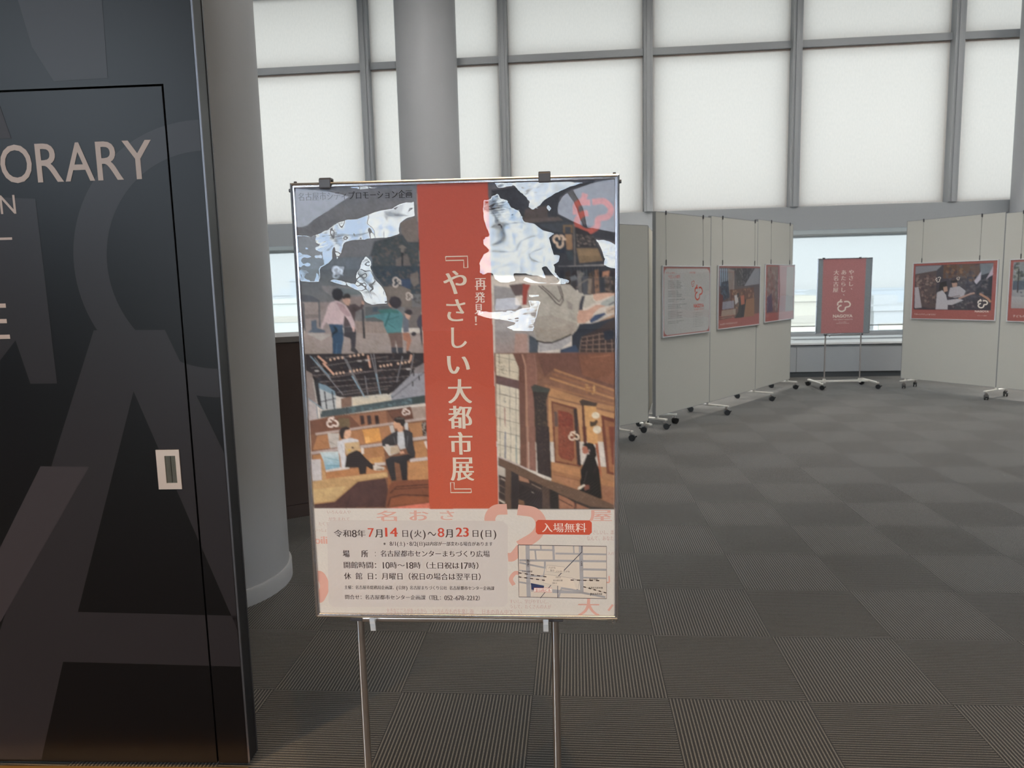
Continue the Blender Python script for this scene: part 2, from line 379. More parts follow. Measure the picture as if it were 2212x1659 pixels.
M['lampn'] = emis('neutral_fill_lamp', (1.0, .97, .92), HALL_FILL_L)
for x in (-5.5, -2.0, 1.5, 5.0, 8.0):  # fill panels added above the view to brighten the hall
    for y in (7.0, 9.0):
        t = thing('ceiling_fill_light', 'unseen square light panel added in the high ceiling to brighten the hall', 'light', (x, y, ZC), 0, 'added light panels of the hall ceiling')
        b = NB(); add_box(b, -.42, .42, -.42, .42, -.03, 0, .004); obj('housing', b, M['white'], t)
        b = NB(); add_box(b, -.39, .39, -.39, .39, -.034, -.031); obj('diffuser', b, M['lampn'], t)

M['lampl'] = emis('warm_panel', (1, .72, .38), 10.5)  # warm panel added so that the frame rails mirror gold
t = thing('added_light_panel', 'long warm luminous panel added above the entrance side to gild the frame rails', 'light', (.7, -.7, ZC), 0)
b = NB(); add_box(b, -2.35, 2.35, -.47, .47, -.05, 0, .004); obj('housing', b, M['white'], t)
b = NB(); add_box(b, -2.3, 2.3, -.42, .42, -.054, -.049); obj('diffuser', b, M['lampl'], t)
for x, y, k in ((-3.4, 7.9, .8), (-.2, 7.6, .6), (3.5, 8.2, .9), (6.6, 7.4, .5), (-.4, 9.8, 3.6), (1.2, 10.7, 3.8), (6.9, 10.3, 4.2), (7.6, 8.6, 3.2)):  # added spots; the strong ones brighten the floor behind the boards
    if True:
        t = thing('downlight', 'unseen round spot added in the high ceiling to brighten the hall floor', 'light', (x, y, ZC), 0, 'added spots of the hall ceiling')
        b = NB(); add_lathe(b, [(.075, 0), (.095, 0), (.095, -.008), (.075, -.008)], 32); obj('trim_ring', b, M['white'], t, True)
        b = NB(); add_lathe(b, [(.0001, -.003), (.074, -.003), (.074, -.002), (.0001, -.002)], 32); obj('lens', b, M['lampn'], t)
        ld = bpy.data.lights.new('hall_fill_beam', 'SPOT'); ld.energy = HALL_FILL_SPOT_W * k; ld.color = (1, .97, .92); ld.spot_size = math.radians(56 if k > 1 else 72); ld.spot_blend = .9; ld.shadow_soft_size = .35
        lo = bpy.data.objects.new('hall_fill_beam', ld); C.objects.link(lo); lo.parent = t; lo.location = (0, 0, -.02)

# ------------------------------------------------------------------ window wall
MX = [-7.95, -5.66, -3.345, -1.08, 1.22, 3.505, 5.90, 8.2]            # mullion centres
ZB, ZT = 2.69, 6.32                                                  # blinds hang between these heights
b = NB(); add_box(b, XL, XR, YW, YW + .16, 2.32, ZB); add_box(b, XL, XR, YW, YW + .16, ZT, ZC); struct('wall_front', b, M['alu'])
b = NB(); add_box(b, XL, XR, YW + .16, 13.62, 2.32, 2.40); struct('ceiling_recess', b, M['white'])
for i, x in enumerate(MX):
    b = NB(); add_box(b, x - .07, x + .07, YW - .02, YW + .17, ZB, ZT, .006); add_box(b, x - .03, x + .03, YW - .045, YW - .02, ZB, ZT, .004)
    struct('trim_%d' % (i + 1), b, M['alu'])
for i in range(len(MX) - 1):
    a, c = MX[i] + .07, MX[i + 1] - .07
    b = NB()
    add_box(b, a, c, YW + .135, YW + .30, 5.09, 5.22)                # outer transom, close behind the blind
    add_box(b, a, c, YW + .085, YW + .122, 5.125, 5.235, .004)       # inner rail, room side
    for x in (a, c): add_box(b, x - .05, x + .05, YW + .19, YW + .30, ZB, ZT)
    add_box(b, a, c, YW + .19, YW + .30, ZB, ZB + .05); add_box(b, a, c, YW + .19, YW + .30, ZT - .05, ZT)
    w = struct('window_%d' % (i + 1), b, M['alu'])
    g = NB(); add_box(g, a, c, YW + .262, YW + .268, ZB, ZT); struct('pane', g, M['glass'], w)
    pos = ['behind the left round column', 'left of the far round column, seen beside the near column', 'partly behind the far round column',
           'right of the far round column, above the big poster', 'above the white board row', 'above the far red poster', 'at the right edge beside the end column'][i]
    t = thing('roller_blind', 'cream roller blind drawn down, ' + pos, 'blind', ((a + c) / 2, YW + .10, ZB), 0, 'cream roller blinds of the upper windows')
    hw = (c - a) / 2 - .008
    b = NB(); nX, nZ = 24, 30
    vv = [[b.verts.new((-hw + 2 * hw * p / nX, .028 + .0015 * math.sin(p * .9 + i) * (1 - q / nZ), .012 + (ZT - ZB - .02) * q / nZ)) for p in range(nX + 1)] for q in range(nZ + 1)]
    for q in range(nZ):
        for p in range(nX): b.faces.new((vv[q][p], vv[q][p + 1], vv[q + 1][p + 1], vv[q + 1][p]))
    obj('cloth', b, M['blind'], t, True)
    b = NB(); add_box(b, -hw, hw, .020, .036, .002, .016, .003); obj('bottom_rail', b, M['top'], t)
# low windows in the deep recess
YG = 13.5
LX = [-9.0, -6.8, -4.5, -2.2, .1, 2.45, 6.4, 9.6]
for i in range(len(LX) - 1):
    a, c = LX[i] + .03, LX[i + 1] - .03
    b = NB()
    for x in (a, c - .05): add_box(b, x, x + .05, YG, YG + .12, .62, 2.32)
    add_box(b, a, c, YG, YG + .12, .56, .62); add_box(b, a, c, YG, YG + .12, 2.27, 2.32)
    w = struct('window_%d' % (i + 20), b, M['alu'])
    g = NB(); add_box(g, a, c, YG + .07, YG + .076, .62, 2.27); struct('pane', g, M['glass'], w)
    if i in (1, 2, 5):
        lab = {1: 'sheer pale screen over the low window by the near round column, left of the poster', 5: 'sheer pale screen over the low window behind the far red poster',
               2: 'sheer pale screen over the low window hidden behind the big poster'}[i]
        t = thing('sheer_screen', lab, 'blind', ((a + c) / 2, YG - .03, .72), 0, 'sheer screens of the low windows'); hw = (c - a) / 2 - .03
        b = NB(); add_poly(b, [(-hw, .01), (hw, .01), (hw, 1.60), (-hw, 1.60)], lambda x, z: (x, 0, z)); obj('cloth', b, M['sheer'], t)
        b = NB(); add_box(b, -hw, hw, -.008, .008, -.008, .010, .002); obj('bottom_rail', b, M['seam'], t)
        b = NB(); add_cyl(b, (-hw, .0, 1.60), (hw, 0, 1.60), .022); obj('roller_tube', b, M['white'], t, True)
# deep window bench: cabinet front, kick, top board and air grilles
b = NB(); add_box(b, XL, XR, 12.0, 13.5, .0, .50)
for k in range(len(MX)):
    pass
bench = struct('window_sill', b, M['alu'])
b = NB(); add_box(b, XL, XR, 11.955, 13.52, .515, .548, .004); struct('sill_top', b, M['top'], bench)
b = NB(); xs = [XL] + [x for x in MX] + [XR]
for a, c in zip(xs, xs[1:]): add_box(b, a + .004, c - .004, 11.975, 12.0, .085, .478, .002)
struct('front_panel', b, M['alu'], bench)
b = NB(); add_box(b, XL, XR, 11.99, 12.0, 0, .083); struct('kick', b, M['rubber'], bench)
for a, c in zip(MX, MX[1:]):
    b = NB()
    for k in range(5): add_box(b, a + .12, c - .12, 12.55 + k * .07, 12.575 + k * .07, .546, .5495)
    struct('air_grille', b, M['rubber'], bench)
b = NB(); add_box(b, XL, XR, 13.4, 13.5, .548, .60); struct('sill_step', b, M['alu'], bench)

# ------------------------------------------------------------------ round columns
def column(name, x, y, z1=ZC, notch=None):
    b = NB(); add_lathe(b, [(.475, 0), (.475, z1)], 96, (x, y)); o = struct(name, b, M['column'], None, True)
    b = NB(); add_lathe(b, [(.476, .0), (.487, .0), (.487, .082), (.483, .088), (.476, .088)], 96, (x, y)); struct('skirting', b, M['column'], o, True)
    return o
column('column', -2.01, 3.58); column('column', -2.25, 11.95); column('column', 7.11, 11.95)

# ------------------------------------------------------------------ black partition with sliding door
WO = Vector((-1.0642, 2.1237, 0)); WA = math.atan2(.0361, .9993)       # right end of the front face, direction
def wall_child(name, bm, m, parent, smooth=False):
    o = obj(name, bm, m, parent, smooth); return o
part = bpy.data.objects.new('wall_partition', None); C.objects.link(part); part.location = WO; part.rotation_euler = (0, 0, WA); part['kind'] = 'structure'
T = .068; GX = -.105; DT = 2.118                                       # thickness, door groove, door top
def skind(o): o['kind'] = 'structure'; return o
b = NB(); add_box(b, GX + .0025, -.006, 0, T, .012, 6.5); skind(obj('stile', b, M['black'], part))
b = NB(); add_box(b, -3.6, GX + .0025, 0, T, DT + .0025, 6.5); skind(obj('head_panel', b, M['black'], part))
b = NB(); add_box(b, -3.6, -1.06, 0, T, .012, DT + .0025); skind(obj('side_panel', b, M['black'], part))
b = NB(); add_box(b, -.006, 0, .001, .006, .012, 6.5); add_box(b, -.006, 0, T - .006, T, .012, 6.5); skind(obj('edge_trim', b, M['edge'], part))
b = NB(); add_box(b, -.006, -.002, .006, T - .006, .012, 6.5); skind(obj('edge_core', b, M['edgeb'], part))
b = NB(); add_box(b, -3.6, .0, -.10, -.012, -.001, .006, .002); skind(obj('floor_track', b, M['brass'], part))
door = bpy.data.objects.new('door_1', None); C.objects.link(door); door.location = WO; door.rotation_euler = (0, 0, WA); door['kind'] = 'structure'
b = NB(); add_box(b, -1.055, GX - .0025, 0, T - .01, .012, DT - .0025, .0015); skind(obj('door_leaf', b, M['black'], door))
hd = NB(); hx, hz = -.1827, .9872
def ring(bm, x0, x1, z0, z1, X0, X1, Z0, Z1, y0, y1):
    add_box(bm, x0, X0, y0, y1, z0, z1); add_box(bm, X1, x1, y0, y1, z0, z1); add_box(bm, X0, X1, y0, y1, z0, Z0); add_box(bm, X0, X1, y0, y1, Z1, z1)
ring(hd, hx - .0365, hx + .0365, hz - .062, hz + .062, hx - .0105, hx + .0235, hz - .043, hz + .043, -.004, .0)
h = obj('flush_pull', hd, M['handle'], door); plabel(h, 'flush pull with satin metal plate')
hr = NB(); add_box(hr, hx - .0105, hx + .0235, -.0012, -.0002, hz - .043, hz + .043); add_cyl(hr, (hx + .006, -.0022, hz - .041), (hx + .006, -.0022, hz + .041), .0016, mi=0)
obj('pull_recess', hr, M['recess'], h)
# big faint letters that run across wall and door, and the small lettering
def fw(dy): return lambda x, z: (x, -dy, z)
def cut_groove(bm):
    for co, no in (((GX - .003, 0, 0), (1, 0, 0)), ((GX + .003, 0, 0), (1, 0, 0)), ((0, 0, DT - .003), (0, 0, 1)), ((0, 0, DT + .003), (0, 0, 1)), ((-.0065, 0, 0), (1, 0, 0))):
        bmesh.ops.bisect_plane(bm, geom=bm.verts[:] + bm.edges[:] + bm.faces[:], plane_co=co, plane_no=no)
    dl = []
    for f in bm.faces:
        c = f.calc_center_median()
        if (abs(c.x - GX) < .003 and c.z < DT + .003) or (abs(c.z - DT) < .003 and c.x < GX + .003) or c.x > -.0065: dl.append(f)
    bmesh.ops.delete(bm, geom=dl, context='FACES')
def ell(cx, cz, rx, rz, a0, a1, n=60): return [(cx + rx * math.cos(t), cz + rz * math.sin(t)) for t in np.linspace(a0, a1, n)]
big = []
def band(outer, inner):
    bm = NB(); A = [bm.verts.new((x, 0, z)) for x, z in outer]; B = [bm.verts.new((x, 0, z)) for x, z in inner]
    for i in range(len(A) - 1): bm.faces.new((A[i], B[i], B[i + 1], A[i + 1]))
    return bm
big.append(band(ell(-.0, 1.613, .42, .405, PI * .5, PI * 1.5), ell(.0, 1.613, .318, .318, PI * .5, PI * 1.5)))
def polys(L):
    bm = NB()
    for P in L: bm.faces.new([bm.verts.new((x, 0, z)) for x, z in P])
    return bm
big.append(polys([[(-.3789, 1.4188), (-.273, 1.2313), (-.5201, .5277), (-.974, .02), (-.974, .0)],
                  [(-.3789, 1.4188), (-.1594, 1.4153), (-.0207, 1.0702), (-.0065, 1.03), (-.0065, .46), (-.273, 1.2313)],
                  [(-.5201, .5277), (-.0065, .513), (-.0065, .3434), (-.5866, .3595)],
                  [(-.5201, .5277), (-.5866, .3595), (-.6962, .02), (-.974, .02)]]))
big[-1].free(); big[-1] = polys([[(-.3789, 1.4188), (-.1594, 1.4153), (-.0065, 1.035), (-.0065, .4640), (-.273, 1.2313)],
                  [(-.3789, 1.4188), (-.273, 1.2313), (-.5201, .5277), (-.5866, .3595), (-.6962, .02), (-.974, .02)],
                  [(-.5201, .5277), (-.0065, .5130), (-.0065, .3434), (-.5866, .3595)]])
big.append(polys([[(-.72, 1.70), (-.66, 1.82), (-.517, 1.81), (-.5100, 1.2597), (-.5941, 1.2603), (-.6258, 1.3934), (-.6822, 1.3326), (-.72, 1.36)]]))
big.append(polys([[(-.62, 2.9), (-.4798, 2.2363), (-.4252, 2.1395), (-.2644, 2.1421), (-.25, 2.9)]]))
big.append(polys([[(-.5905, 1.0022), (-.436, .9986), (-.83, .42), (-.95, .42)]]))
big.append(polys([[(-.75, 2.09), (-.598, 2.09), (-.571, 1.985), (-.75, 1.985)]]))
for i, bm in enumerate(big):
    cut_groove(bm)
    for v in bm.verts: v.co.y = -.0003 - .00012 * i
    o = skind(obj('giant_letter', bm, M['glyphlight' if i in (4, 5) else 'glyphdark'], part))
tx = NB(); F = fw(.0012)
for ch, x0, x1 in (('O', -.6120, -.5165), ('R', -.5030, -.4240), ('A', -.4190, -.3300), ('R', -.3205, -.2430), ('Y', -.2404, -.1528)):
    text_box(tx, ch, x0, x1, 1.8565, 1.9665, F, 0, .006)
text_box(tx, 'N', -.6265, -.5795, 1.7690, 1.8232, F, 0, .0)
add_box(tx, -.72, -.6013, -.0014, -.0004, 1.6935, 1.7005)
text_box(tx, 'E', -.735, -.6415, 1.3990, 1.5055, F, 0, -.004)
o = skind(obj('lettering', tx, M['beige'], part)); plabel(o, 'beige capital letters reading ORARY')
# ------------------------------------------------------------------ brown counter between column and poster
cd = Vector((.834, .552, 0)); t = thing('reception_counter', 'dark brown counter with grey top standing behind the near round column', 'counter', (-1.936, 4.706, 0), math.atan2(.552, .834))
b = NB(); add_box(b, -.45, 1.10, 0, .55, .09, 1.195, .003); obj('body', b, M['brown'], t)
b = NB(); add_box(b, -.45, 1.10, -.004, .55, 0, .088, .002); obj('plinth', b, M['brown'], t)
b = NB(); add_box(b, -.47, 1.12, -.012, .57, 1.196, 1.235, .004); obj('counter_top', b, M['ctop'], t)

# ------------------------------------------------------------------ poster frames and rolling poster stands
PROF = [(0, 9), (0, -5.0), (.5, -6.6), (3.1, -8.0), (3.9, -8.2), (6.0, -6.6), (6.4, -5.2), (7.0, -5.2), (7.5, -6.6), (9.2, -8.0), (9.9, -8.0), (11.6, -6.2), (12, -4.0), (12, 3)]
def frame_bm(W, H, prof=PROF, s=.001):
    """mitred picture-frame moulding, outer size W x H, bottom edge at z = 0, x centred"""
    bm = NB(); cor = [(-W / 2, 0, 1, 1), (W / 2, 0, -1, 1), (W / 2, H, -1, -1), (-W / 2, H, 1, -1)]
    for k in range(4):
        c0, c1 = cor[k], cor[(k + 1) % 4]
        A = [bm.verts.new((c0[0] + c0[2] * w * s, d * s, c0[1] + c0[3] * w * s)) for w, d in prof]
        B = [bm.verts.new((c1[0] + c1[2] * w * s, d * s, c1[1] + c1[3] * w * s)) for w, d in prof]
        n = len(prof)
        for i in range(n): bm.faces.new((A[i], A[(i + 1) % n], B[(i + 1) % n], B[i]))
    return bm
def caster_bm(yaw=0.0, r=.031):
    bm = NB()
    add_cyl(bm, (0, 0, 2 * r - .004), (0, 0, 2 * r + .045), .006, mi=1, n=12)
    add_cyl(bm, (0, 0, 2 * r + .006), (0, 0, 2 * r + .016), .017, mi=1, n=16)
    c, s = math.cos(yaw), math.sin(yaw); o = Vector((c, s, 0)) * .012; a = Vector((-s, c, 0))
    for q in (-1, 1): add_cyl(bm, o + a * (.010 * q) + Vector((0, 0, r)), o + a * (.021 * q) + Vector((0, 0, r)), r, n=24)
    hood = [Vector((math.cos(t) * (r + .003), math.sin(t) * (r + .003), 0)) for t in np.linspace(-.2, PI * .92, 14)]
    A = []; B = []
    for h in hood:
        p = o + Vector((c, s, 0)) * h.x + Vector((0, 0, r + h.y)); A.append(bm.verts.new(p - a * .023)); B.append(bm.verts.new(p + a * .023))
    ctr0 = bm.verts.new(o - a * .023 + Vector((0, 0, r))); ctr1 = bm.verts.new(o + a * .023 + Vector((0, 0, r)))
    for i in range(len(A) - 1):
        bm.faces.new((A[i], A[i + 1], B[i + 1], B[i])); bm.faces.new((ctr0, A[i + 1], A[i])); bm.faces.new((ctr1, B[i], B[i + 1]))
    tip = o + Vector((c, s, 0)) * (r + .006) + Vector((0, 0, r + .012))
    add_tube(bm, [o + Vector((c, s, 0)) * (r - .004) + Vector((0, 0, r + .004)), tip, tip + Vector((c, s, 0)) * .012 + Vector((0, 0, .006))], .007, 8)
    return bm
CMATS = [M['blackpl'], M['brushed']]
def make_stand(label, loc, rotz, hbar):
    """two posts on a wheeled H-base; hbar = height of the rail the framed poster stands on"""
    t = thing('poster_stand', label, 'stand', loc, rotz, 'rolling poster stands')
    px = .2488
    for s in (-1, 1):
        b = NB(); add_cyl(b, (s * px, .03, .085), (s * px, .03, hbar + .56), .0098, n=28)
        add_box(b, s * px - .0052, s * px - .0030, .0205, .0225, .12, hbar - .026, mi=1)  # pale strip painted in as window light glinting along the post
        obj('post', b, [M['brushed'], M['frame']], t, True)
        b = NB(); add_box(b, s * px - .022, s * px + .022, .010, .042, hbar - .026, hbar - .003, .006, seg=3); obj('bracket', b, M['dplast'], t, True)
        b = NB(); add_box(b, s * px - .017, s * px + .017, .012, .048, .062, .125, .004); obj('post_socket', b, M['legw'], t)
        b = NB(); add_box(b, s * .385 - .02, s * .385 + .02, -.245, .255, .078, .098, .004); ft = obj('foot', b, M['legw'], t)
        for e in (-.225, .235):
            cb = caster_bm(-.5 if e < 0 else 2.4)
            for v in cb.verts: v.co += Vector((s * .385, e, 0))
            obj('caster', cb, CMATS, ft, True)
    b = NB(); add_box(b, -.385, .385, .012, .040, .075, .103, .004); obj('cross_bar', b, M['legw'], t)
    b = NB(); add_box(b, -px + .012, px - .014, .004, .020, hbar - .024, hbar - .012, .003); obj('support_rail', b, M['brushed'], t)
    for x in (-.2055, .2265):
        b = NB(); pf = [(-.016, -.001), (-.016, -.019), (-.0135, -.0205), (-.010, -.040), (-.007, -.040), (-.009, -.018), (.012, -.014), (.012, -.0105), (-.012, -.0105), (-.012, -.001)]
        A = [b.verts.new((x - .0063, p, hbar + q)) for p, q in pf]; B = [b.verts.new((x + .0063, p, hbar + q)) for p, q in pf]
        b.faces.new(A); b.faces.new(B[::-1])
        for i in range(len(pf)): j = (i + 1) % len(pf); b.faces.new((A[i], B[i], B[j], A[j]))
        obj('hook', b, M['frame'], t)
    b = NB(); add_box(b, -px, px, .024, .036, hbar + .52, hbar + .545, .003); obj('upper_bar', b, M['brushed'], t)
    return t
def make_frame(name, label, W, H, loc, rot, group, clips=(), knobs=True, fm='chrome'):
    t = thing(name, label, 'poster', loc, 0, group); t.rotation_euler = rot
    obj('frame', frame_bm(W, H), M[fm], t, True)
    b = NB(); add_box(b, -W / 2 + .008, W / 2 - .008, .0005, .006, .008, H - .008); obj('back_board', b, M['backing'], t)
    if knobs:
        for s in (-1, 1):
            b = NB(); add_cyl(b, (s * W / 2, .001, H - .016), (s * (W / 2 + .0045), .001, H - .016), .0045, .004, 12); add_cyl(b, (s * (W / 2 - .011), .001, H), (s * (W / 2 - .011), .001, H + .004), .004, .0032, 12)
            obj('corner_knob', b, M['dplast'], t, True)
        b = NB(); add_tube(b, [(W / 2 - .012 + .005 * math.cos(a), 0, -.006 + .005 * math.sin(a)) for a in np.linspace(-.5, 4.6, 12)], .0012, 8); obj('hanging_ring', b, M['brushed'], t, True)
    for x in clips:
        b = NB(); pf = [(-.0125, -.0130), (-.0125, .0060), (-.009, .0095), (.014, .0095), (.014, -.010), (.011, -.010), (.011, .0060), (-.008, .0060), (-.0095, -.0145), (-.0115, -.0150)]
        A = [b.verts.new((x - .0135, p, H + q)) for p, q in pf]; B = [b.verts.new((x + .0135, p, H + q)) for p, q in pf]
        b.faces.new(A); b.faces.new(B[::-1])
        for i in range(len(pf)): j = (i + 1) % len(pf); b.faces.new((A[i], B[i], B[j], A[j]))
        bmesh.ops.bevel(b, geom=b.edges[:], offset=.0012, segments=1, affect='EDGES')
        obj('top_clip', b, M['dplast'], t)
    return t

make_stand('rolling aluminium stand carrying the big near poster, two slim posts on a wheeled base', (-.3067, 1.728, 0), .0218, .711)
POST = make_frame('framed_poster', 'large framed exhibition poster with four photos and an orange title band, nearest of all', .752, 1.054,
                  (-.2771, 1.7141, .7088), (.0113 * 1, .0059, .0218), 'framed posters of the exhibition', (-.2925, .2085))
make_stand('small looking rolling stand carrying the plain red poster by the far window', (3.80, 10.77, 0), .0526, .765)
POST2 = make_frame('framed_poster', 'plain red framed poster with white writing on the far stand before the window', .752, 1.054,
                   (3.7622, 10.735, .767), (.0068, .0033, .0526), 'framed posters of the exhibition', (-.2925, .2085), False)

# ------------------------------------------------------------------ wheeled exhibition boards
def make_panel(a, bb, z0, z1, label, feet, m='panel', th=.036, hooks=()):
    """board standing from floor point a to floor point bb (seen left to right); feet = list of (s, front, back, casters)"""
    a = Vector((*a, 0)); bb = Vector((*bb, 0)); d = (bb - a); L = d.length
    t = thing('display_board', label, 'display board', a, math.atan2(d.y, d.x), 'white wheeled display boards')
    b = NB(); add_box(b, .006, L - .006, 0, th, z0 + .004, z1 - .004); obj('board', b, M[m], t)
    b = NB()
    for x in (0, L - .006): add_box(b, x, x + .006, -.001, th + .001, z0, z1)
    add_box(b, .006, L - .006, -.001, th + .001, z0, z0 + .004); add_box(b, .006, L - .006, -.001, th + .001, z1 - .004, z1)
    obj('edge_trim', b, M['seam'], t)
    for s, fr, bk, cs in feet:
        b = NB(); add_box(b, s - .02, s + .02, -fr, bk, z0 - .040, z0 - .022, .004)
        add_box(b, s - .015, s + .015, .004, th - .004, z0 - .025, z0 + .002); ft = obj('foot', b, M['legw'], t)
        for e in cs:
            cb = caster_bm(-.9 if e < 0 else 2.2)
            for v in cb.verts: v.co += Vector((s, e, 0))
            obj('caster', cb, CMATS, ft, True)
    return t
S = [(.84, 7.757), (1.566, 8.70), (2.33, 9.71), (3.055, 10.73)]
R = [(4.547, 10.666), (5.25, 9.612), (5.905, 8.53)]
LN = lambda p, q: math.hypot(q[0] - p[0], q[1] - p[1])
FT = (.24, .26)
P0 = make_panel((-.115, 6.757), (.752, 7.589), .125, 2.105, 'low white board half hidden behind the big poster, nearest of the boards', [(.76, .17, .19, (-.15, .17)), (1.17, .06, .08, (.02,))])
PQ = make_panel((.79, 7.99), (1.00, 9.3), .135, 2.13, 'pale board edge glimpsed in the gap between the near low board and the next board', [(.12, .30, .06, (-.27, .03)), (1.05, .2, .2, (-.17, .17))], 'panelq')
P1 = make_panel(S[0], S[1], .135, 2.258, 'white board carrying the poster of printed text, first full board of the left row', [(.06, .10, .26, (-.08, .23)), (LN(S[0], S[1]) + .002, .24, .26, (-.21, .23))])
P2 = make_panel(S[1], S[2], .135, 2.278, 'white board carrying the lounge photo poster, middle of the left row', [(LN(S[1], S[2]) + .002, .24, .26, (-.21, .23))])
P3 = make_panel(S[2], S[3], .135, 2.305, 'white board at the far end of the left row, next to the low window', [(LN(S[2], S[3]) - .05, .12, .26, (-.09, .23))])
P4 = make_panel(R[0], R[1], .135, 2.29, 'white board carrying the market stall poster, right of the far red poster', [(.07, .10, .26, (-.03, .23)), (LN(R[0], R[1]) + .002, .24, .26, (-.21, .23))])
P5 = make_panel(R[1], R[2], .135, 2.274, 'white board cut off by the right edge of the view', [(LN(R[1], R[2]) - .06, .24, .26, (-.21, .23))])

def hang_frame(panel, s0, W, z0, H, label, wires):
    """framed print hanging flat on the panel by thin wires (x offsets from the frame's left edge, wire top height)"""
    loc = panel.matrix_basis @ Vector((s0 + W / 2, -.012, z0))
    t = thing('framed_print', label, 'poster', loc, panel.rotation_euler.z, 'framed prints hanging on the boards')
    b = frame_bm(W, H); obj('frame', b, M['frame'], t, True)
    b = NB(); add_box(b, -W / 2 + .008, W / 2 - .008, .0005, .006, .008, H - .008); obj('back_board', b, M['backing'], t)
    for xo, zt in wires:
        x = xo - W / 2
        b = NB(); add_tube(b, [(x, .002, H - .002), (x, .004, H + .25), (x, .009, zt - z0 - .02)], .0012, 6)
        add_box(b, x - .004, x + .004, -.002, .006, H, H + .06, .001); add_box(b, x - .007, x + .007, .0, .011, zt - z0 - .03, zt - z0 + .012, .002)
        obj('hanging_wire', b, M['wire'], t)
    return t
HP = {}
HP['text'] = hang_frame(P1, .115, 1.04, .960, .752, 'white print with lines of text, red border and red emblem on the first board', [(.08, 2.262), (.88, 2.262)])
HP['lounge'] = hang_frame(P2, .160, 1.17, .972, .752, 'print with a lounge photo and red lower band on the middle board', [(.12, 2.28), (1.01, 2.28)])
HP['mural'] = hang_frame(P3, .235, 1.07, .988, .760, 'print mirroring the window, on the board at the far end of the left row', [(.20, 2.305), (.88, 2.305)])
HP['market'] = hang_frame(P4, .120, 1.10, .964, .758, 'red bordered print of two people in white, right of the far red poster', [(.117, 2.29), (.868, 2.285)])
HP['park'] = hang_frame(P5, .085, 1.08, .960, .756, 'print of a park scene with red border, cut off at the right edge', [(.12, 2.276), (.9, 2.276)])

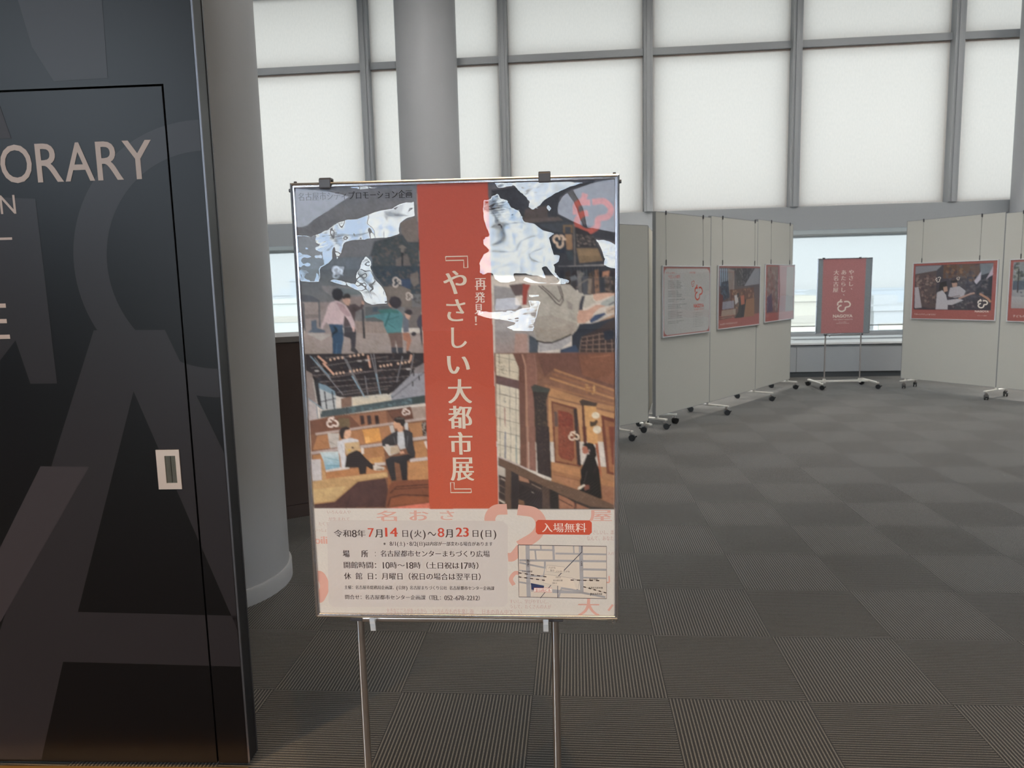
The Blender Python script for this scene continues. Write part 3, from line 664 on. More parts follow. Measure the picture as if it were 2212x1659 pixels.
# artwork of the near poster, in millimetres from the frame's upper left corner (u to the right, v down)
ART = [
["G",[116,118,126],[110,110,114],[5.5,-1.0,294.2,4.3,291.5,220.3,0.4,214.6]],
["G",[118,119,125],[108,108,112],[106.9,52.8,292.7,44.5,294.8,132.5,192.3,130.1,9.2,116.6,10.4,98.0,49.7,89.7]],
["P",[70,76,80],[190.6,135.4,212.8,130.6,254.3,121.0,294.8,132.5,294.2,220.4,181.3,218.2,176.3,176.4]],
["S",[[58,66,72],[84,82,80],[100,92,88],[70,74,76]],[190.5,138.1,254.1,124.9,296.1,132.5,294.4,215.0,185.7,212.9,179.1,176.5],260,3.9],
["P",[120,110,106],[252.6,94.6,289.9,82.3,293.2,139.1,267.2,138.5,254.4,118.3]],
["P",[112,104,102],[238.2,177.7,266.2,165.0,273.3,191.8,239.7,208.6]],
["P",[118,108,104],[275.7,201.2,295.4,188.3,295.0,217.7,275.1,217.3]],
["L",[40,46,54],4.1,[254.9,155.5,252.3,219.6]],
["P",[128,120,116],[244.8,151.2,254.7,144.8,265.3,151.7,259.8,154.2,257.4,162.2,251.9,162.0,251.6,152.7]],
["P",[104,112,122],[5.8,171.5,183.5,169.9,181.3,218.2,6.0,214.7]],  # reflection of buildings, painted into the print as a grey-blue patch
["G",[92,100,108],[128,122,122],[9.9,196.1,296.3,201.9,294.0,337.1,7.2,332.7]],
["P",[58,68,78],[175.6,191.4,296.6,193.9,295.5,258.4,255.6,257.6,207.9,240.5,185.8,210.4]],
["S",[[50,60,72],[76,76,76],[96,88,84]],[182.1,199.6,296.3,201.9,294.6,282.7,255.1,268.4,207.9,240.5],160,4.2],
["P",[118,108,104],[271.2,212.1,289.2,207.1,291.0,234.0,278.3,241.8,270.5,228.2]],
["P",[60,74,100],[247.3,223.8,272.1,224.2,271.2,245.8,249.2,245.3]],
["P",[122,112,106],[207.9,240.5,249.5,238.6,271.1,248.5,272.4,287.7,219.8,286.8]],
["P",[128,126,128],[60.8,235.0,153.9,239.5,162.6,261.3,87.3,261.3,64.3,245.9]],
["P",[104,112,116],[96.9,238.4,153.6,246.3,155.8,257.1,104.2,257.6]],
["P",[84,88,96],[12.0,254.5,32.9,256.3,53.3,267.5,55.8,273.0,12.4,270.9]],
["P",[148,136,134],[12.3,272.3,86.6,273.6,82.7,344.9,13.6,343.8]],
["P",[126,116,116],[16.2,301.1,54.2,300.4,55.1,310.0,17.0,310.8]],
["L",[80,84,92],3.6,[14.9,275.0,13.9,338.3]],
["L",[88,90,98],3.9,[52.5,270.2,51.1,330.6]],
["P",[84,96,112],[30.8,316.5,43.6,313.9,43.9,333.2,63.3,339.0,63.0,344.6,20.7,343.9,31.1,335.8]],
["P",[136,124,122],[87.3,260.0,156.9,262.6,157.2,285.7,94.4,284.6]],
["P",[92,94,98],[161.4,285.8,225.4,284.2,223.8,322.3,162.3,324.1]],
["P",[70,84,96],[179.5,286.1,192.0,286.3,191.5,297.2,178.9,298.4]],
["P",[150,134,128],[134.7,318.2,218.2,322.2,217.0,351.0,133.1,349.8]],
["L",[132,120,118],0.8,[141.4,323.8,140.1,349.9]],
["L",[132,120,118],0.8,[150.0,323.9,148.8,350.0]],
["L",[132,120,118],0.8,[158.7,324.0,157.5,350.1]],
["L",[132,120,118],0.8,[167.4,324.2,166.1,350.3]],
["L",[132,120,118],0.8,[176.0,324.3,174.8,350.4]],
["L",[132,120,118],0.8,[184.7,324.4,183.5,350.5]],
["L",[132,120,118],0.8,[193.3,324.6,192.1,350.7]],
["L",[132,120,118],0.8,[202.0,324.7,200.8,350.8]],
["L",[132,120,118],0.8,[210.6,324.9,209.4,350.9]],
["P",[112,104,102],[254.4,287.4,294.4,288.1,294.0,337.1,259.3,336.6]],
["G",[160,146,142],[150,138,134],[12.2,343.8,295.0,348.1,295.8,401.8,10.4,398.0]],
["P",[172,164,162],[16.4,345.2,60.1,345.9,79.7,349.0,52.0,363.8,38.3,356.6]],
["L",[52,54,60],4.8,[155.6,291.2,155.8,358.4]],
["P",[66,62,68],[108.7,331.5,135.4,331.9,137.4,347.1,134.6,376.0,132.7,384.3,123.5,385.6,122.8,359.3,107.6,353.5]],
["P",[64,62,66],[123.0,381.4,134.2,382.9,141.5,392.8,136.4,395.5,121.3,388.3]],
["P",[80,68,70],[117.0,279.6,138.0,278.6,148.9,285.6,155.0,274.8,159.6,279.0,155.6,289.8,138.6,296.3,134.1,329.1,108.7,331.5,110.3,301.3]],
["P",[188,150,134],[153.7,272.0,159.3,272.1,160.3,280.3,154.7,280.2]],
["P",[190,154,138],[109.5,264.5,126.3,263.4,127.1,274.3,122.5,282.4,114.3,279.5,109.1,271.3]],
["P",[48,44,46],[109.6,261.7,114.2,254.3,122.6,253.8,128.6,259.4,127.6,264.8,117.8,264.6,110.7,267.2]],
["P",[54,78,104],[72.6,324.0,106.3,324.6,106.5,361.8,101.9,381.1,98.1,400.5,78.3,400.3,79.7,361.4,78.4,346.2]],
["P",[36,48,62],[83.6,328.3,91.7,334.0,94.1,342.3,82.5,349.0,78.6,355.8,78.6,347.6,87.2,339.4]],
["L",[84,112,138],1.4,[89.8,369.9,87.1,394.8]],
["P",[198,176,180],[81.0,273.5,95.2,269.6,108.8,276.7,116.9,282.3,125.8,298.8,134.5,320.9,135.2,336.0,128.2,335.9,120.7,316.6,111.6,304.1,107.6,326.0,71.2,324.0,67.2,319.8,54.9,337.5,54.1,327.9,66.9,300.6,73.6,281.5]],
["P",[172,146,150],[93.6,273.7,108.7,278.1,121.8,296.0,126.8,307.1,115.6,306.9,102.4,293.0]],
["P",[206,170,164],[128.4,331.8,134.7,331.9,133.5,341.5,129.8,344.2]],
["P",[38,36,42],[83.6,251.7,88.3,243.0,96.8,240.9,106.4,243.3,111.2,252.2,109.5,264.5,100.7,271.1,92.4,269.6,85.8,262.7]],
["P",[82,132,138],[222.2,293.7,236.2,292.5,246.9,300.9,250.7,309.1,245.0,347.3,211.5,348.2,203.9,330.2,203.0,319.3,181.2,309.3,160.1,311.7,160.3,307.6,202.4,301.5]],
["P",[64,112,110],[191.7,293.1,219.6,290.9,238.8,295.3,241.3,302.1,224.7,300.5,196.9,301.4]],
["L",[40,82,88],3.1,[219.1,301.1,212.9,316.7,206.7,331.6]],
["L",[54,96,102],2.0,[214.3,316.7,241.0,309.0]],
["L",[54,96,102],1.4,[215.3,326.3,231.5,337.5]],
["P",[112,92,86],[212.9,347.5,246.4,346.7,247.2,377.6,246.4,381.7,233.8,381.6,230.4,363.6,228.2,382.9,219.8,382.8,217.7,366.2]],
["P",[60,62,70],[219.2,381.4,247.8,381.8,245.4,405.2,220.2,404.9]],
["L",[190,180,174],1.4,[232.0,374.6,233.3,394.0,237.1,402.4]],
["P",[180,142,126],[218.8,275.9,225.6,280.1,225.2,288.3,219.8,286.8,216.5,281.3]],
["P",[52,44,50],[218.3,273.2,223.5,263.8,233.3,261.9,244.2,266.9,248.6,276.4,246.1,285.9,236.2,291.9,225.3,286.9,220.0,281.4]],
["P",[104,108,122],[250.7,309.1,257.7,307.9,262.8,320.2,263.1,346.2,249.2,346.7]],
["P",[196,158,140],[253.8,302.4,268.8,306.7,264.3,317.5,257.5,313.3]],
["P",[50,44,50],[253.2,298.3,261.1,293.0,270.0,294.5,273.2,302.7,267.4,307.4,257.9,303.1]],
["P",[166,116,96],[247.8,347.4,263.1,347.6,267.9,365.5,260.0,388.8,254.4,391.5,256.7,368.1,248.5,363.9]],
["P",[58,52,54],[254.4,390.1,261.4,390.2,269.5,397.3,255.5,398.5]],
["P",[64,62,74],[295.2,304.4,293.6,386.5,290.2,364.5,288.4,338.4,283.1,331.5,282.2,320.5,288.2,308.4]],
["E",[60,56,62],[274.1,350.5,6.2,5.3]],
["P",[150,140,138],[282.0,397.4,295.9,397.6,295.8,401.8,281.9,401.6]],
["M",[214,200,192],[237.4,231.0,21.0,2.35,0.14]],
["M",[214,200,192],[265.7,263.9,16.5,2.35,0.14]],
["M",[176,190,206],[98.6,206.0,25.2,2.35,0.14]],
["G",[96,96,104],[104,100,104],[437.6,0.0,742.8,5.7,742.8,225.0,434.8,218.9]],
["P",[96,97,104],[617.2,58.6,640.1,34.4,696.5,16.7,742.8,8.4,742.1,129.6,696.1,120.2,645.2,102.3,618.3,90.5,612.8,79.3]],
["P",[60,62,70],[464.0,28.4,518.4,21.5,540.9,35.9,549.0,62.4,583.3,50.8,626.1,25.8,696.5,12.6,696.5,18.1,643.0,31.7,618.8,47.6,612.7,84.8,645.2,100.9,741.4,129.6,742.1,149.1,696.0,139.7,724.3,196.4,742.1,210.9,742.1,225.0,459.5,219.4]],
["M",[176,92,84],[693.4,84.1,81.5,0.0,0.16]],
["P",[84,76,76],[540.3,71.9,590.2,64.9,591.2,95.4,534.1,96.8]],
["P",[96,88,86],[537.0,94.1,615.5,90.4,625.3,99.0,539.8,102.5]],
["P",[66,70,78],[568.3,106.0,645.2,103.7,646.4,127.4,608.0,125.1]],
["P",[46,54,66],[595.0,134.6,609.4,123.7,629.3,129.8,630.3,173.3,604.6,169.9,596.3,151.5]],
["P",[120,100,78],[625.3,108.8,646.6,109.3,646.4,127.4,642.2,127.3,642.3,113.4,629.5,113.0,629.3,127.0,625.1,126.9]],
["P",[146,116,92],[629.3,129.8,645.0,130.2,646.1,163.8,633.3,164.9]],
["L",[112,108,104],3.1,[649.4,108.0,651.6,199.1]],
["P",[52,50,54],[653.6,113.6,681.9,125.4,696.0,139.7,700.2,159.4,653.3,159.7]],
["S",[[120,110,106],[92,86,86],[150,136,126],[70,66,68]],[654.9,130.4,693.2,134.1,698.8,156.6,656.2,157.0],50,2.9],
["P",[128,108,86],[654.7,161.2,703.1,162.2,714.4,190.6,661.6,195.1]],
["P",[142,120,96],[659.0,164.1,701.6,165.0,707.3,179.2,661.7,178.2]],
["P",[62,70,78],[631.8,167.7,646.1,168.0,647.4,187.8,635.9,188.9]],
["L",[156,152,152],2.6,[614.3,202.6,717.2,200.5]],
["M",[206,180,160],[616.3,145.6,27.2,1.7,0.17]],
["P",[56,58,66],[610.0,202.1,742.1,202.0,742.1,268.6,674.0,267.3,641.2,245.3,609.7,229.1]],
["P",[44,48,58],[615.6,210.7,625.7,208.1,628.0,265.1,617.9,266.3]],
["P",[60,52,50],[628.5,215.2,640.0,211.2,642.4,265.3,630.9,266.5]],
["P",[50,46,50],[642.8,219.8,652.9,208.7,655.4,265.6,645.3,266.8]],
["P",[112,108,108],[655.8,211.5,664.3,211.7,666.9,265.8,658.2,267.0]],
["P",[74,78,86],[667.2,216.0,678.7,209.2,681.2,266.0,669.7,267.3]],
["P",[84,72,66],[681.5,220.6,691.5,212.3,694.1,266.3,684.1,267.5]],
["P",[134,102,84],[694.3,212.3,704.3,209.7,707.0,266.5,697.0,267.8]],
["P",[44,48,58],[707.2,216.8,715.7,212.8,718.5,266.7,709.9,268.0]],
["P",[60,52,50],[718.6,221.3,728.5,210.2,731.3,267.0,721.3,268.2]],
["P",[50,46,50],[731.4,213.1,739.9,213.3,742.8,267.2,734.2,268.4]],
["L",[30,32,38],1.3,[645.8,202.9,648.2,224.2]],
["L",[30,32,38],1.3,[652.7,203.0,655.1,224.3]],
["L",[30,32,38],1.3,[659.5,203.1,662.0,224.4]],
["L",[30,32,38],1.3,[666.4,203.3,668.8,224.6]],
["L",[30,32,38],1.3,[673.3,203.4,675.7,224.7]],
["L",[30,32,38],1.3,[680.1,203.6,682.6,224.8]],
["L",[30,32,38],1.3,[687.0,203.7,689.4,225.0]],
["L",[30,32,38],1.3,[693.8,203.8,696.3,225.1]],
["L",[30,32,38],1.3,[700.6,204.0,703.1,225.2]],
["L",[30,32,38],1.3,[707.5,204.1,710.0,225.4]],
["P",[120,116,114],[661.5,214.5,672.9,217.6,661.3,235.8,658.5,230.0]],
["P",[130,116,106],[681.4,230.5,690.0,230.6,687.0,264.7,679.8,264.6]],
["P",[168,122,100],[714.3,215.6,730.0,213.1,727.1,227.1,712.8,226.8]],
["S",[[40,40,46],[96,88,84],[120,104,94]],[698.6,230.8,741.3,217.5,741.3,264.3,699.9,265.0],40,3.8],
["P",[98,102,108],[639.9,226.8,651.4,221.4,657.1,231.4,642.7,235.4]],
["L",[150,138,128],1.4,[654.0,251.3,667.0,238.7,681.4,231.2]],
["P",[150,146,148],[464.8,242.0,499.6,246.9,513.9,257.2,513.3,287.4,527.9,289.1,530.5,305.0,464.9,303.9]],
["P",[96,82,84],[499.7,241.2,537.5,237.6,537.0,264.8,513.7,267.3]],
["P",[150,70,62],[531.6,240.4,549.0,240.7,541.2,270.6,542.4,287.9,529.3,287.7]],
["P",[160,154,154],[465.1,295.2,565.5,297.0,558.2,398.5,464.2,397.3]],
["G",[150,144,144],[156,138,134],[464.6,347.5,544.3,348.7,543.5,399.8,464.9,398.8]],
["P",[168,138,130],[512.1,352.6,539.9,354.5,540.6,399.8,508.3,399.3]],
["P",[172,166,158],[542.9,256.3,549.0,242.2,638.3,242.4,656.9,259.9,675.5,268.8,660.9,301.5,656.5,307.1,656.3,341.8,641.7,357.5,614.0,368.7,586.2,375.6,561.5,369.4,554.5,348.9,565.4,305.6,539.5,287.9]],
["P",[160,152,144],[565.2,314.3,594.3,311.9,656.3,333.1,654.8,344.6,640.2,358.9,587.7,375.6,561.5,370.8,556.0,347.4]],
["L",[148,134,122],0.9,[559.0,341.7,605.5,343.9,652.0,333.0]],
["L",[148,134,122],0.9,[559.8,345.5,605.5,347.3,652.0,335.9]],
["L",[148,134,122],0.9,[560.7,349.3,605.5,350.8,652.0,338.8]],
["L",[148,134,122],0.9,[561.5,353.1,605.4,354.3,651.9,341.7]],
["L",[148,134,122],0.9,[562.3,356.8,605.4,357.8,651.9,344.6]],
["L",[148,134,122],0.9,[563.1,360.6,605.3,361.3,651.9,347.5]],
["L",[148,134,122],0.9,[563.9,364.4,605.3,364.8,651.9,350.4]],
["L",[148,134,122],0.9,[564.7,368.2,605.3,368.3,651.8,353.3]],
["P",[150,144,138],[632.2,278.0,646.6,289.7,643.6,301.2,634.9,298.2]],
["L",[60,54,56],2.3,[567.7,243.9,589.1,262.9,607.6,284.8,617.0,290.4,623.6,279.3,623.0,266.4,616.7,244.9]],
["L",[60,54,56],2.0,[574.9,244.1,596.3,263.1,614.2,282.0,620.8,272.1,612.4,244.8]],
["P",[62,64,74],[666.8,270.1,674.0,268.8,669.6,287.3,668.1,301.6,659.4,302.2,661.0,287.1]],
["P",[184,178,168],[674.0,268.8,692.7,266.3,692.6,279.1,698.4,284.9,672.4,298.8,669.6,290.1]],
["P",[196,160,142],[692.7,266.3,717.0,263.1,741.3,264.3,741.3,268.6,722.8,273.9,709.9,279.4,698.4,282.1,692.7,276.2]],
["P",[190,152,134],[659.4,302.9,678.2,301.8,698.3,290.6,718.4,289.6,721.3,293.9,706.9,298.0,695.4,307.8,686.7,323.5,672.2,331.9,656.3,331.6,655.0,317.2]],
["P",[160,164,164],[709.8,285.1,725.6,276.8,742.1,268.6,742.1,291.4,724.2,294.0,709.8,290.8]],
["L",[60,66,78],2.6,[728.5,291.2,741.3,284.3]],
["P",[60,76,106],[683.8,324.9,695.4,313.5,718.4,308.2,721.3,312.5,702.5,325.2,686.7,332.1]],
["P",[178,146,122],[689.5,336.5,709.7,325.3,741.3,311.4,741.3,318.6,702.5,332.4]],
["P",[186,166,150],[721.3,299.6,742.1,291.4,742.1,308.6,722.7,312.6]],
["L",[70,62,64],1.7,[727.0,305.5,739.9,298.5]],
["P",[48,52,62],[654.8,346.1,660.7,333.1,689.5,332.2,742.1,318.6,742.1,402.5,642.8,401.2,643.1,358.9]],
["P",[62,52,52],[666.3,362.2,703.9,345.4,727.0,328.4,742.1,324.4,742.1,402.5,660.2,401.4]],
["L",[152,126,110],1.3,[664.8,368.0,660.2,399.9]],
["L",[152,126,110],1.3,[678.6,363.8,675.5,400.1]],
["L",[152,126,110],1.3,[692.3,359.7,690.7,400.3]],
["L",[152,126,110],1.3,[706.0,355.5,705.9,400.5]],
["L",[152,126,110],1.3,[719.7,351.4,721.1,400.8]],
["L",[152,126,110],1.3,[733.4,347.3,736.3,401.0]],
["L",[152,126,110],1.3,[747.1,343.2,751.4,401.2]],
["L",[150,124,110],1.3,[664.8,365.1,741.3,351.7]],
["L",[150,124,110],1.3,[664.7,374.1,741.3,365.5]],
["L",[150,124,110],1.3,[664.7,383.1,741.3,379.2]],
["L",[150,124,110],1.3,[664.6,392.1,741.3,393.0]],
["P",[40,46,58],[715.4,351.3,739.9,347.4,739.9,369.1,718.3,371.6]],
["P",[74,80,90],[544.2,357.4,558.7,364.9,565.8,375.3,564.0,400.1,543.5,399.8]],
["P",[166,162,164],[565.8,373.8,590.6,377.1,615.4,370.1,640.2,358.9,641.5,373.4,616.7,390.6,567.0,397.2]],
["L",[40,38,40],3.5,[561.5,370.8,578.9,375.4,596.4,375.7,616.9,368.7,641.7,357.5]],
["P",[58,70,92],[616.6,392.0,651.6,380.9,660.2,401.4,615.1,400.8]],
["P",[48,42,44],[10.4,394.1,297.3,395.2,297.1,439.5,207.8,494.5,116.8,500.6,91.3,499.0,74.5,493.2,28.3,453.2,10.9,433.3]],
["S",[[66,54,54],[40,36,38],[84,70,66],[58,60,66]],[25.9,397.1,295.8,398.0,280.6,431.0,205.1,491.7,85.7,496.1,30.0,447.6],230,4.8],
["P",[142,128,124],[9.6,431.9,26.1,441.9,34.0,526.8,31.1,552.5,10.7,558.0]],
["P",[178,168,168],[13.9,503.9,34.8,512.6,31.1,552.5,12.1,558.0]],
["P",[46,44,48],[27.3,446.1,46.5,459.0,45.4,528.3,35.8,521.1]],
["P",[176,178,180],[40.5,464.6,80.4,490.4,79.8,527.2,45.4,528.3]],
["P",[120,142,156],[40.5,464.6,58.7,470.4,79.2,484.7,78.7,494.6,41.2,477.3]],
["L",[46,50,58],3.4,[53.6,484.5,56.9,527.0]],
["L",[46,50,58],3.4,[72.1,484.7,75.5,527.2]],
["L",[52,54,60],2.3,[42.2,509.8,79.7,501.7]],
["P",[126,98,84],[92.6,501.8,118.4,497.8,118.7,520.5,92.8,524.5]],
["G",[200,194,184],[212,196,172],[119.7,499.3,205.1,491.7,212.8,510.0,120.2,519.1]],
["P",[150,148,156],[295.6,440.9,296.4,495.4,215.7,507.2,212.0,494.5,266.1,444.7]],
["P",[134,126,128],[296.4,418.7,296.3,442.3,266.1,444.7,275.0,430.9]],
["L",[52,50,54],1.4,[296.3,440.9,216.0,501.6]],
["L",[46,44,48],3.1,[270.5,439.2,269.8,449.8]],
["L",[46,44,48],3.1,[283.4,449.1,282.8,459.7]],
["L",[46,44,48],3.1,[267.5,462.9,266.8,473.5]],
["L",[150,148,152],1.4,[23.0,398.5,98.7,493.4]],
["L",[150,148,152],1.4,[34.1,402.8,70.8,456.5]],
["L",[150,148,152],1.4,[103.6,400.9,148.1,499.5]],
["L",[150,148,152],1.4,[110.2,408.0,151.0,499.6]],
["L",[150,148,152],1.4,[170.0,396.3,189.4,494.3]],
["L",[150,148,152],1.4,[177.0,396.4,187.0,485.8]],
["L",[150,148,152],1.4,[153.4,449.0,158.3,494.0]],
["L",[150,148,152],1.4,[272.1,397.6,261.8,447.5]],
["L",[150,148,152],1.4,[245.4,402.8,228.8,463.9]],
["L",[126,148,164],2.6,[25.6,401.3,68.4,449.4]],
["L",[140,170,188],2.3,[122.3,448.6,149.6,498.1]],
["L",[150,180,196],2.0,[180.4,443.7,188.1,491.5]],
["L",[134,122,120],1.1,[24.1,427.8,211.8,402.4]],
["L",[134,122,120],1.1,[25.9,446.1,291.8,429.7]],
["L",[134,122,120],1.1,[60.9,404.6,141.7,400.0]],
["L",[134,122,120],1.1,[71.1,450.9,196.4,434.1]],
["L",[134,122,120],1.1,[42.0,461.8,258.9,450.2]],
["L",[134,122,120],1.1,[64.1,474.7,237.4,461.1]],
["L",[134,122,120],1.1,[83.4,487.6,217.2,472.1]],
["L",[134,122,120],1.1,[94.4,493.4,208.5,479.0]],
["L",[134,122,120],1.1,[183.2,414.5,267.4,411.4]],
["E",[222,184,160],[72.0,408.9,2.4,2.8]],
["E",[222,184,160],[82.0,406.9,2.4,2.8]],
["E",[222,184,160],[91.3,404.9,2.4,2.8]],
["E",[222,184,160],[101.3,404.4,2.4,2.8]],
["E",[222,184,160],[120.5,401.2,2.4,2.8]],
["E",[222,184,160],[130.4,399.6,2.4,2.8]],
["E",[222,184,160],[140.3,398.6,2.4,2.8]],
["E",[222,184,160],[151.0,397.4,2.4,2.8]],
["E",[222,184,160],[85.1,441.9,2.4,2.8]],
["E",[222,184,160],[94.4,440.6,2.4,2.8]],
["E",[222,184,160],[102.2,439.7,2.4,2.8]],
["E",[222,184,160],[118.6,437.1,2.4,2.8]],
["E",[222,184,160],[127.5,436.1,2.4,2.8]],
["E",[222,184,160],[135.5,434.5,2.4,2.8]],
["E",[222,184,160],[144.0,433.5,2.4,2.8]],
["E",[222,184,160],[191.8,426.0,2.4,2.8]],
["E",[222,184,160],[200.3,424.7,2.4,2.8]],
["E",[222,184,160],[209.1,423.4,2.4,2.8]],
["E",[222,184,160],[217.2,422.4,2.4,2.8]],
["E",[222,184,160],[233.9,420.0,2.4,2.8]],
["E",[222,184,160],[243.1,418.7,2.4,2.8]],
["E",[222,184,160],[251.8,417.5,2.4,2.8]],
["E",[222,184,160],[260.2,416.3,2.4,2.8]],
["E",[222,184,160],[77.2,443.2,2.4,2.8]],
["L",[208,160,138],4.3,[54.5,417.0,77.3,442.5]],
["L",[208,160,138],4.3,[162.8,400.3,167.1,428.2]],
["L",[208,160,138],4.3,[266.4,400.3,263.1,414.1]],
["L",[208,160,138],4.3,[42.7,400.1,61.6,417.1]],
["E",[190,182,178],[141.8,412.6,5.7,1.7]],
["E",[190,182,178],[258.1,433.5,5.7,1.7]],
["E",[190,182,178],[37.9,435.0,5.7,1.7]],
["E",[190,182,178],[160.8,411.4,5.7,1.7]],
["P",[70,82,86],[43.8,531.2,104.3,523.2,296.4,495.4,296.4,515.1,206.4,525.5,107.7,539.6,40.0,548.3]],
["S",[[92,112,118],[104,126,134],[84,96,100]],[107.0,524.6,278.0,500.8,277.5,512.1,107.7,538.8],70,5.7],
["P",[60,70,70],[263.9,500.7,296.4,496.8,295.8,513.6,263.3,517.6]],
["L",[40,44,48],1.4,[104.9,523.9,106.3,539.5]],
["L",[130,146,156],2.6,[12.6,501.0,49.7,528.4]],
["L",[110,124,134],2.3,[31.8,515.4,34.1,551.1]],
["L",[74,84,90],1.4,[39.7,528.3,41.4,548.3]],
["P",[124,86,66],[13.1,555.2,65.5,544.6,200.4,530.2,299.6,521.8,298.4,773.6,11.4,773.5]],
["P",[112,74,58],[13.0,556.7,134.5,542.1,136.2,571.8,12.6,589.7]],
["P",[150,104,78],[112.6,543.5,200.3,533.3,202.1,562.9,136.2,570.2]],
["P",[96,62,50],[201.9,531.8,259.5,523.0,267.6,552.5,217.8,558.3]],
["P",[108,72,58],[204.8,536.5,242.3,527.5,259.4,524.6,263.3,544.7,221.2,552.1]],
["P",[160,140,130],[261.0,524.6,298.1,521.8,297.1,549.6,266.0,554.0]],
["P",[60,44,44],[136.0,543.7,145.4,543.0,147.5,564.0,138.0,567.1]],
["P",[60,44,44],[153.1,543.8,162.5,543.1,164.6,564.2,155.1,567.2]],
["P",[60,44,44],[171.8,544.0,181.2,543.3,183.3,564.3,173.8,567.3]],
["P",[110,92,68],[84.1,549.5,110.7,549.7,111.1,571.6,79.8,571.3]],
["L",[176,156,148],5.7,[26.9,588.3,85.6,580.8,139.2,573.3,217.6,563.0]],
["L",[176,158,152],6.0,[245.7,558.5,297.0,552.0]],
["P",[168,118,82],[29.8,593.0,83.7,585.5,139.0,578.0,215.9,567.7,215.7,608.3,137.2,614.1,16.7,627.7]],
["P",[170,122,84],[250.1,564.8,287.4,560.4,289.3,594.7,264.3,597.7]],
["P",[196,190,188],[206.5,569.1,215.9,567.7,219.7,586.4,210.4,586.4]],
["P",[196,194,196],[242.4,563.2,251.8,561.7,251.0,581.9,244.8,580.3]],
["P",[66,54,50],[284.3,562.0,296.7,560.5,296.3,593.2,286.2,594.7]],
["S",[[190,180,170],[40,34,34]],[285.0,562.7,296.7,561.3,295.5,592.4,286.2,593.1],40,1.6],
["P",[190,182,176],[55.4,586.9,83.7,586.3,81.9,620.1,59.7,623.2,57.4,607.4]],
["L",[150,140,134],1.3,[58.9,607.4,72.8,613.8]],
["P",[214,154,86],[140.5,578.0,181.3,574.4,186.2,605.0,146.7,612.6,144.4,595.3]],
["P",[230,176,110],[145.9,596.9,157.0,593.8,157.8,609.5,148.3,611.8]],
["L",[180,162,158],7.2,[14.7,634.8,80.0,626.4]],
["L",[182,166,162],7.2,[135.3,620.4,187.3,614.4]],
["L",[184,170,166],7.5,[262.6,602.3,296.1,597.9]],
["P",[172,122,82],[16.0,640.4,79.6,632.8,135.1,625.1,190.2,619.2,193.2,658.6,163.2,661.6,83.9,670.9,15.4,677.0]],
["P",[176,126,84],[263.9,608.6,292.0,605.6,296.7,646.4,267.0,651.0]],
["P",[198,150,98],[154.4,648.9,186.0,644.3,186.9,658.6,155.4,661.6]],
["P",[216,206,200],[135.2,623.6,141.5,622.0,142.4,636.2,136.0,639.4]],
["P",[210,196,190],[288.7,608.8,295.8,605.7,296.6,627.6,292.9,621.3]],
["L",[190,178,176],7.8,[254.4,654.1,296.6,649.6]],
["P",[180,130,88],[247.9,658.8,297.2,654.3,297.8,701.8,246.2,703.2]],
["L",[206,196,190],6.9,[47.1,678.7,102.9,671.7]],
["L",[196,184,178],6.9,[167.9,663.3,191.5,661.8]],
["P",[176,122,82],[46.9,681.9,129.7,671.0,191.2,668.1,198.4,682.4,136.7,690.2,45.9,699.5]],
["P",[190,184,186],[12.1,651.5,34.4,650.0,34.6,702.6,10.6,704.2]],
["P",[180,140,100],[35.0,653.2,43.8,653.2,45.9,699.5,35.4,702.6]],
["G",[196,208,210],[120,164,184],[33.8,632.5,79.7,631.2,81.6,670.9,45.6,677.1,42.1,654.8]],
["L",[84,130,152],1.6,[49.4,666.0,81.0,666.1]],
["L",[100,146,166],1.3,[44.2,645.3,78.5,653.4]],
["P",[42,34,36],[91.3,650.2,108.0,632.9,124.0,628.2,133.2,633.0,148.0,650.5,163.1,664.8,162.5,677.5,154.8,674.3,147.2,667.9,144.7,687.0,128.9,688.5,126.6,671.0,93.4,670.9,89.3,659.8]],
["P",[206,204,208],[77.8,607.5,93.9,601.3,111.3,598.2,129.9,603.1,129.7,607.8,96.6,610.7,95.2,636.0,97.9,645.5,93.4,670.9,85.5,670.9,83.7,645.4,78.4,626.4]],
["L",[170,170,178],1.3,[87.0,613.8,92.3,632.8]],
["P",[196,166,128],[95.0,610.7,131.3,607.0,134.1,629.9,124.0,628.2,98.2,639.2]],
["E",[60,48,40],[114.9,621.9,2.8,2.5]],
["E",[210,170,90],[106.7,628.2,3.8,2.5]],
["P",[214,168,140],[94.9,582.4,110.9,576.3,113.5,585.7,109.9,596.7,100.2,601.3,92.8,591.8]],
["P",[44,32,32],[84.0,580.8,90.7,573.0,101.8,569.6,111.0,574.7,109.2,577.8,99.8,579.3,96.2,587.1,93.9,601.3,87.7,599.7,84.4,588.6]],
["P",[206,196,186],[163.0,666.4,170.8,666.4,191.0,671.3,187.6,677.6,176.6,679.2,164.0,677.5]],
["P",[140,120,104],[172.1,674.4,187.8,672.8,184.4,678.4,170.3,678.3]],
["P",[40,38,42],[193.5,652.3,206.3,644.4,226.7,643.0,248.7,638.3,264.0,646.3,246.5,655.7,244.6,703.2,232.1,703.2,227.5,661.9,215.1,658.7,217.9,703.1,206.9,704.7,197.3,671.3]],
["P",[54,52,56],[186.2,605.0,197.5,595.7,210.3,587.9,226.2,580.2,248.0,578.8,261.7,586.7,262.1,614.9,267.5,636.9,264.0,647.9,248.8,636.8,243.2,621.0,230.7,621.0,224.8,614.6,202.7,620.8,193.1,623.9,187.2,617.6]],
["P",[196,196,200],[226.0,584.9,240.1,583.4,242.2,608.5,243.1,624.2,230.5,627.2,224.8,614.6]],
["L",[96,94,98],1.6,[216.2,595.8,220.1,614.6]],
["L",[96,94,98],1.6,[250.5,594.4,246.3,621.0]],
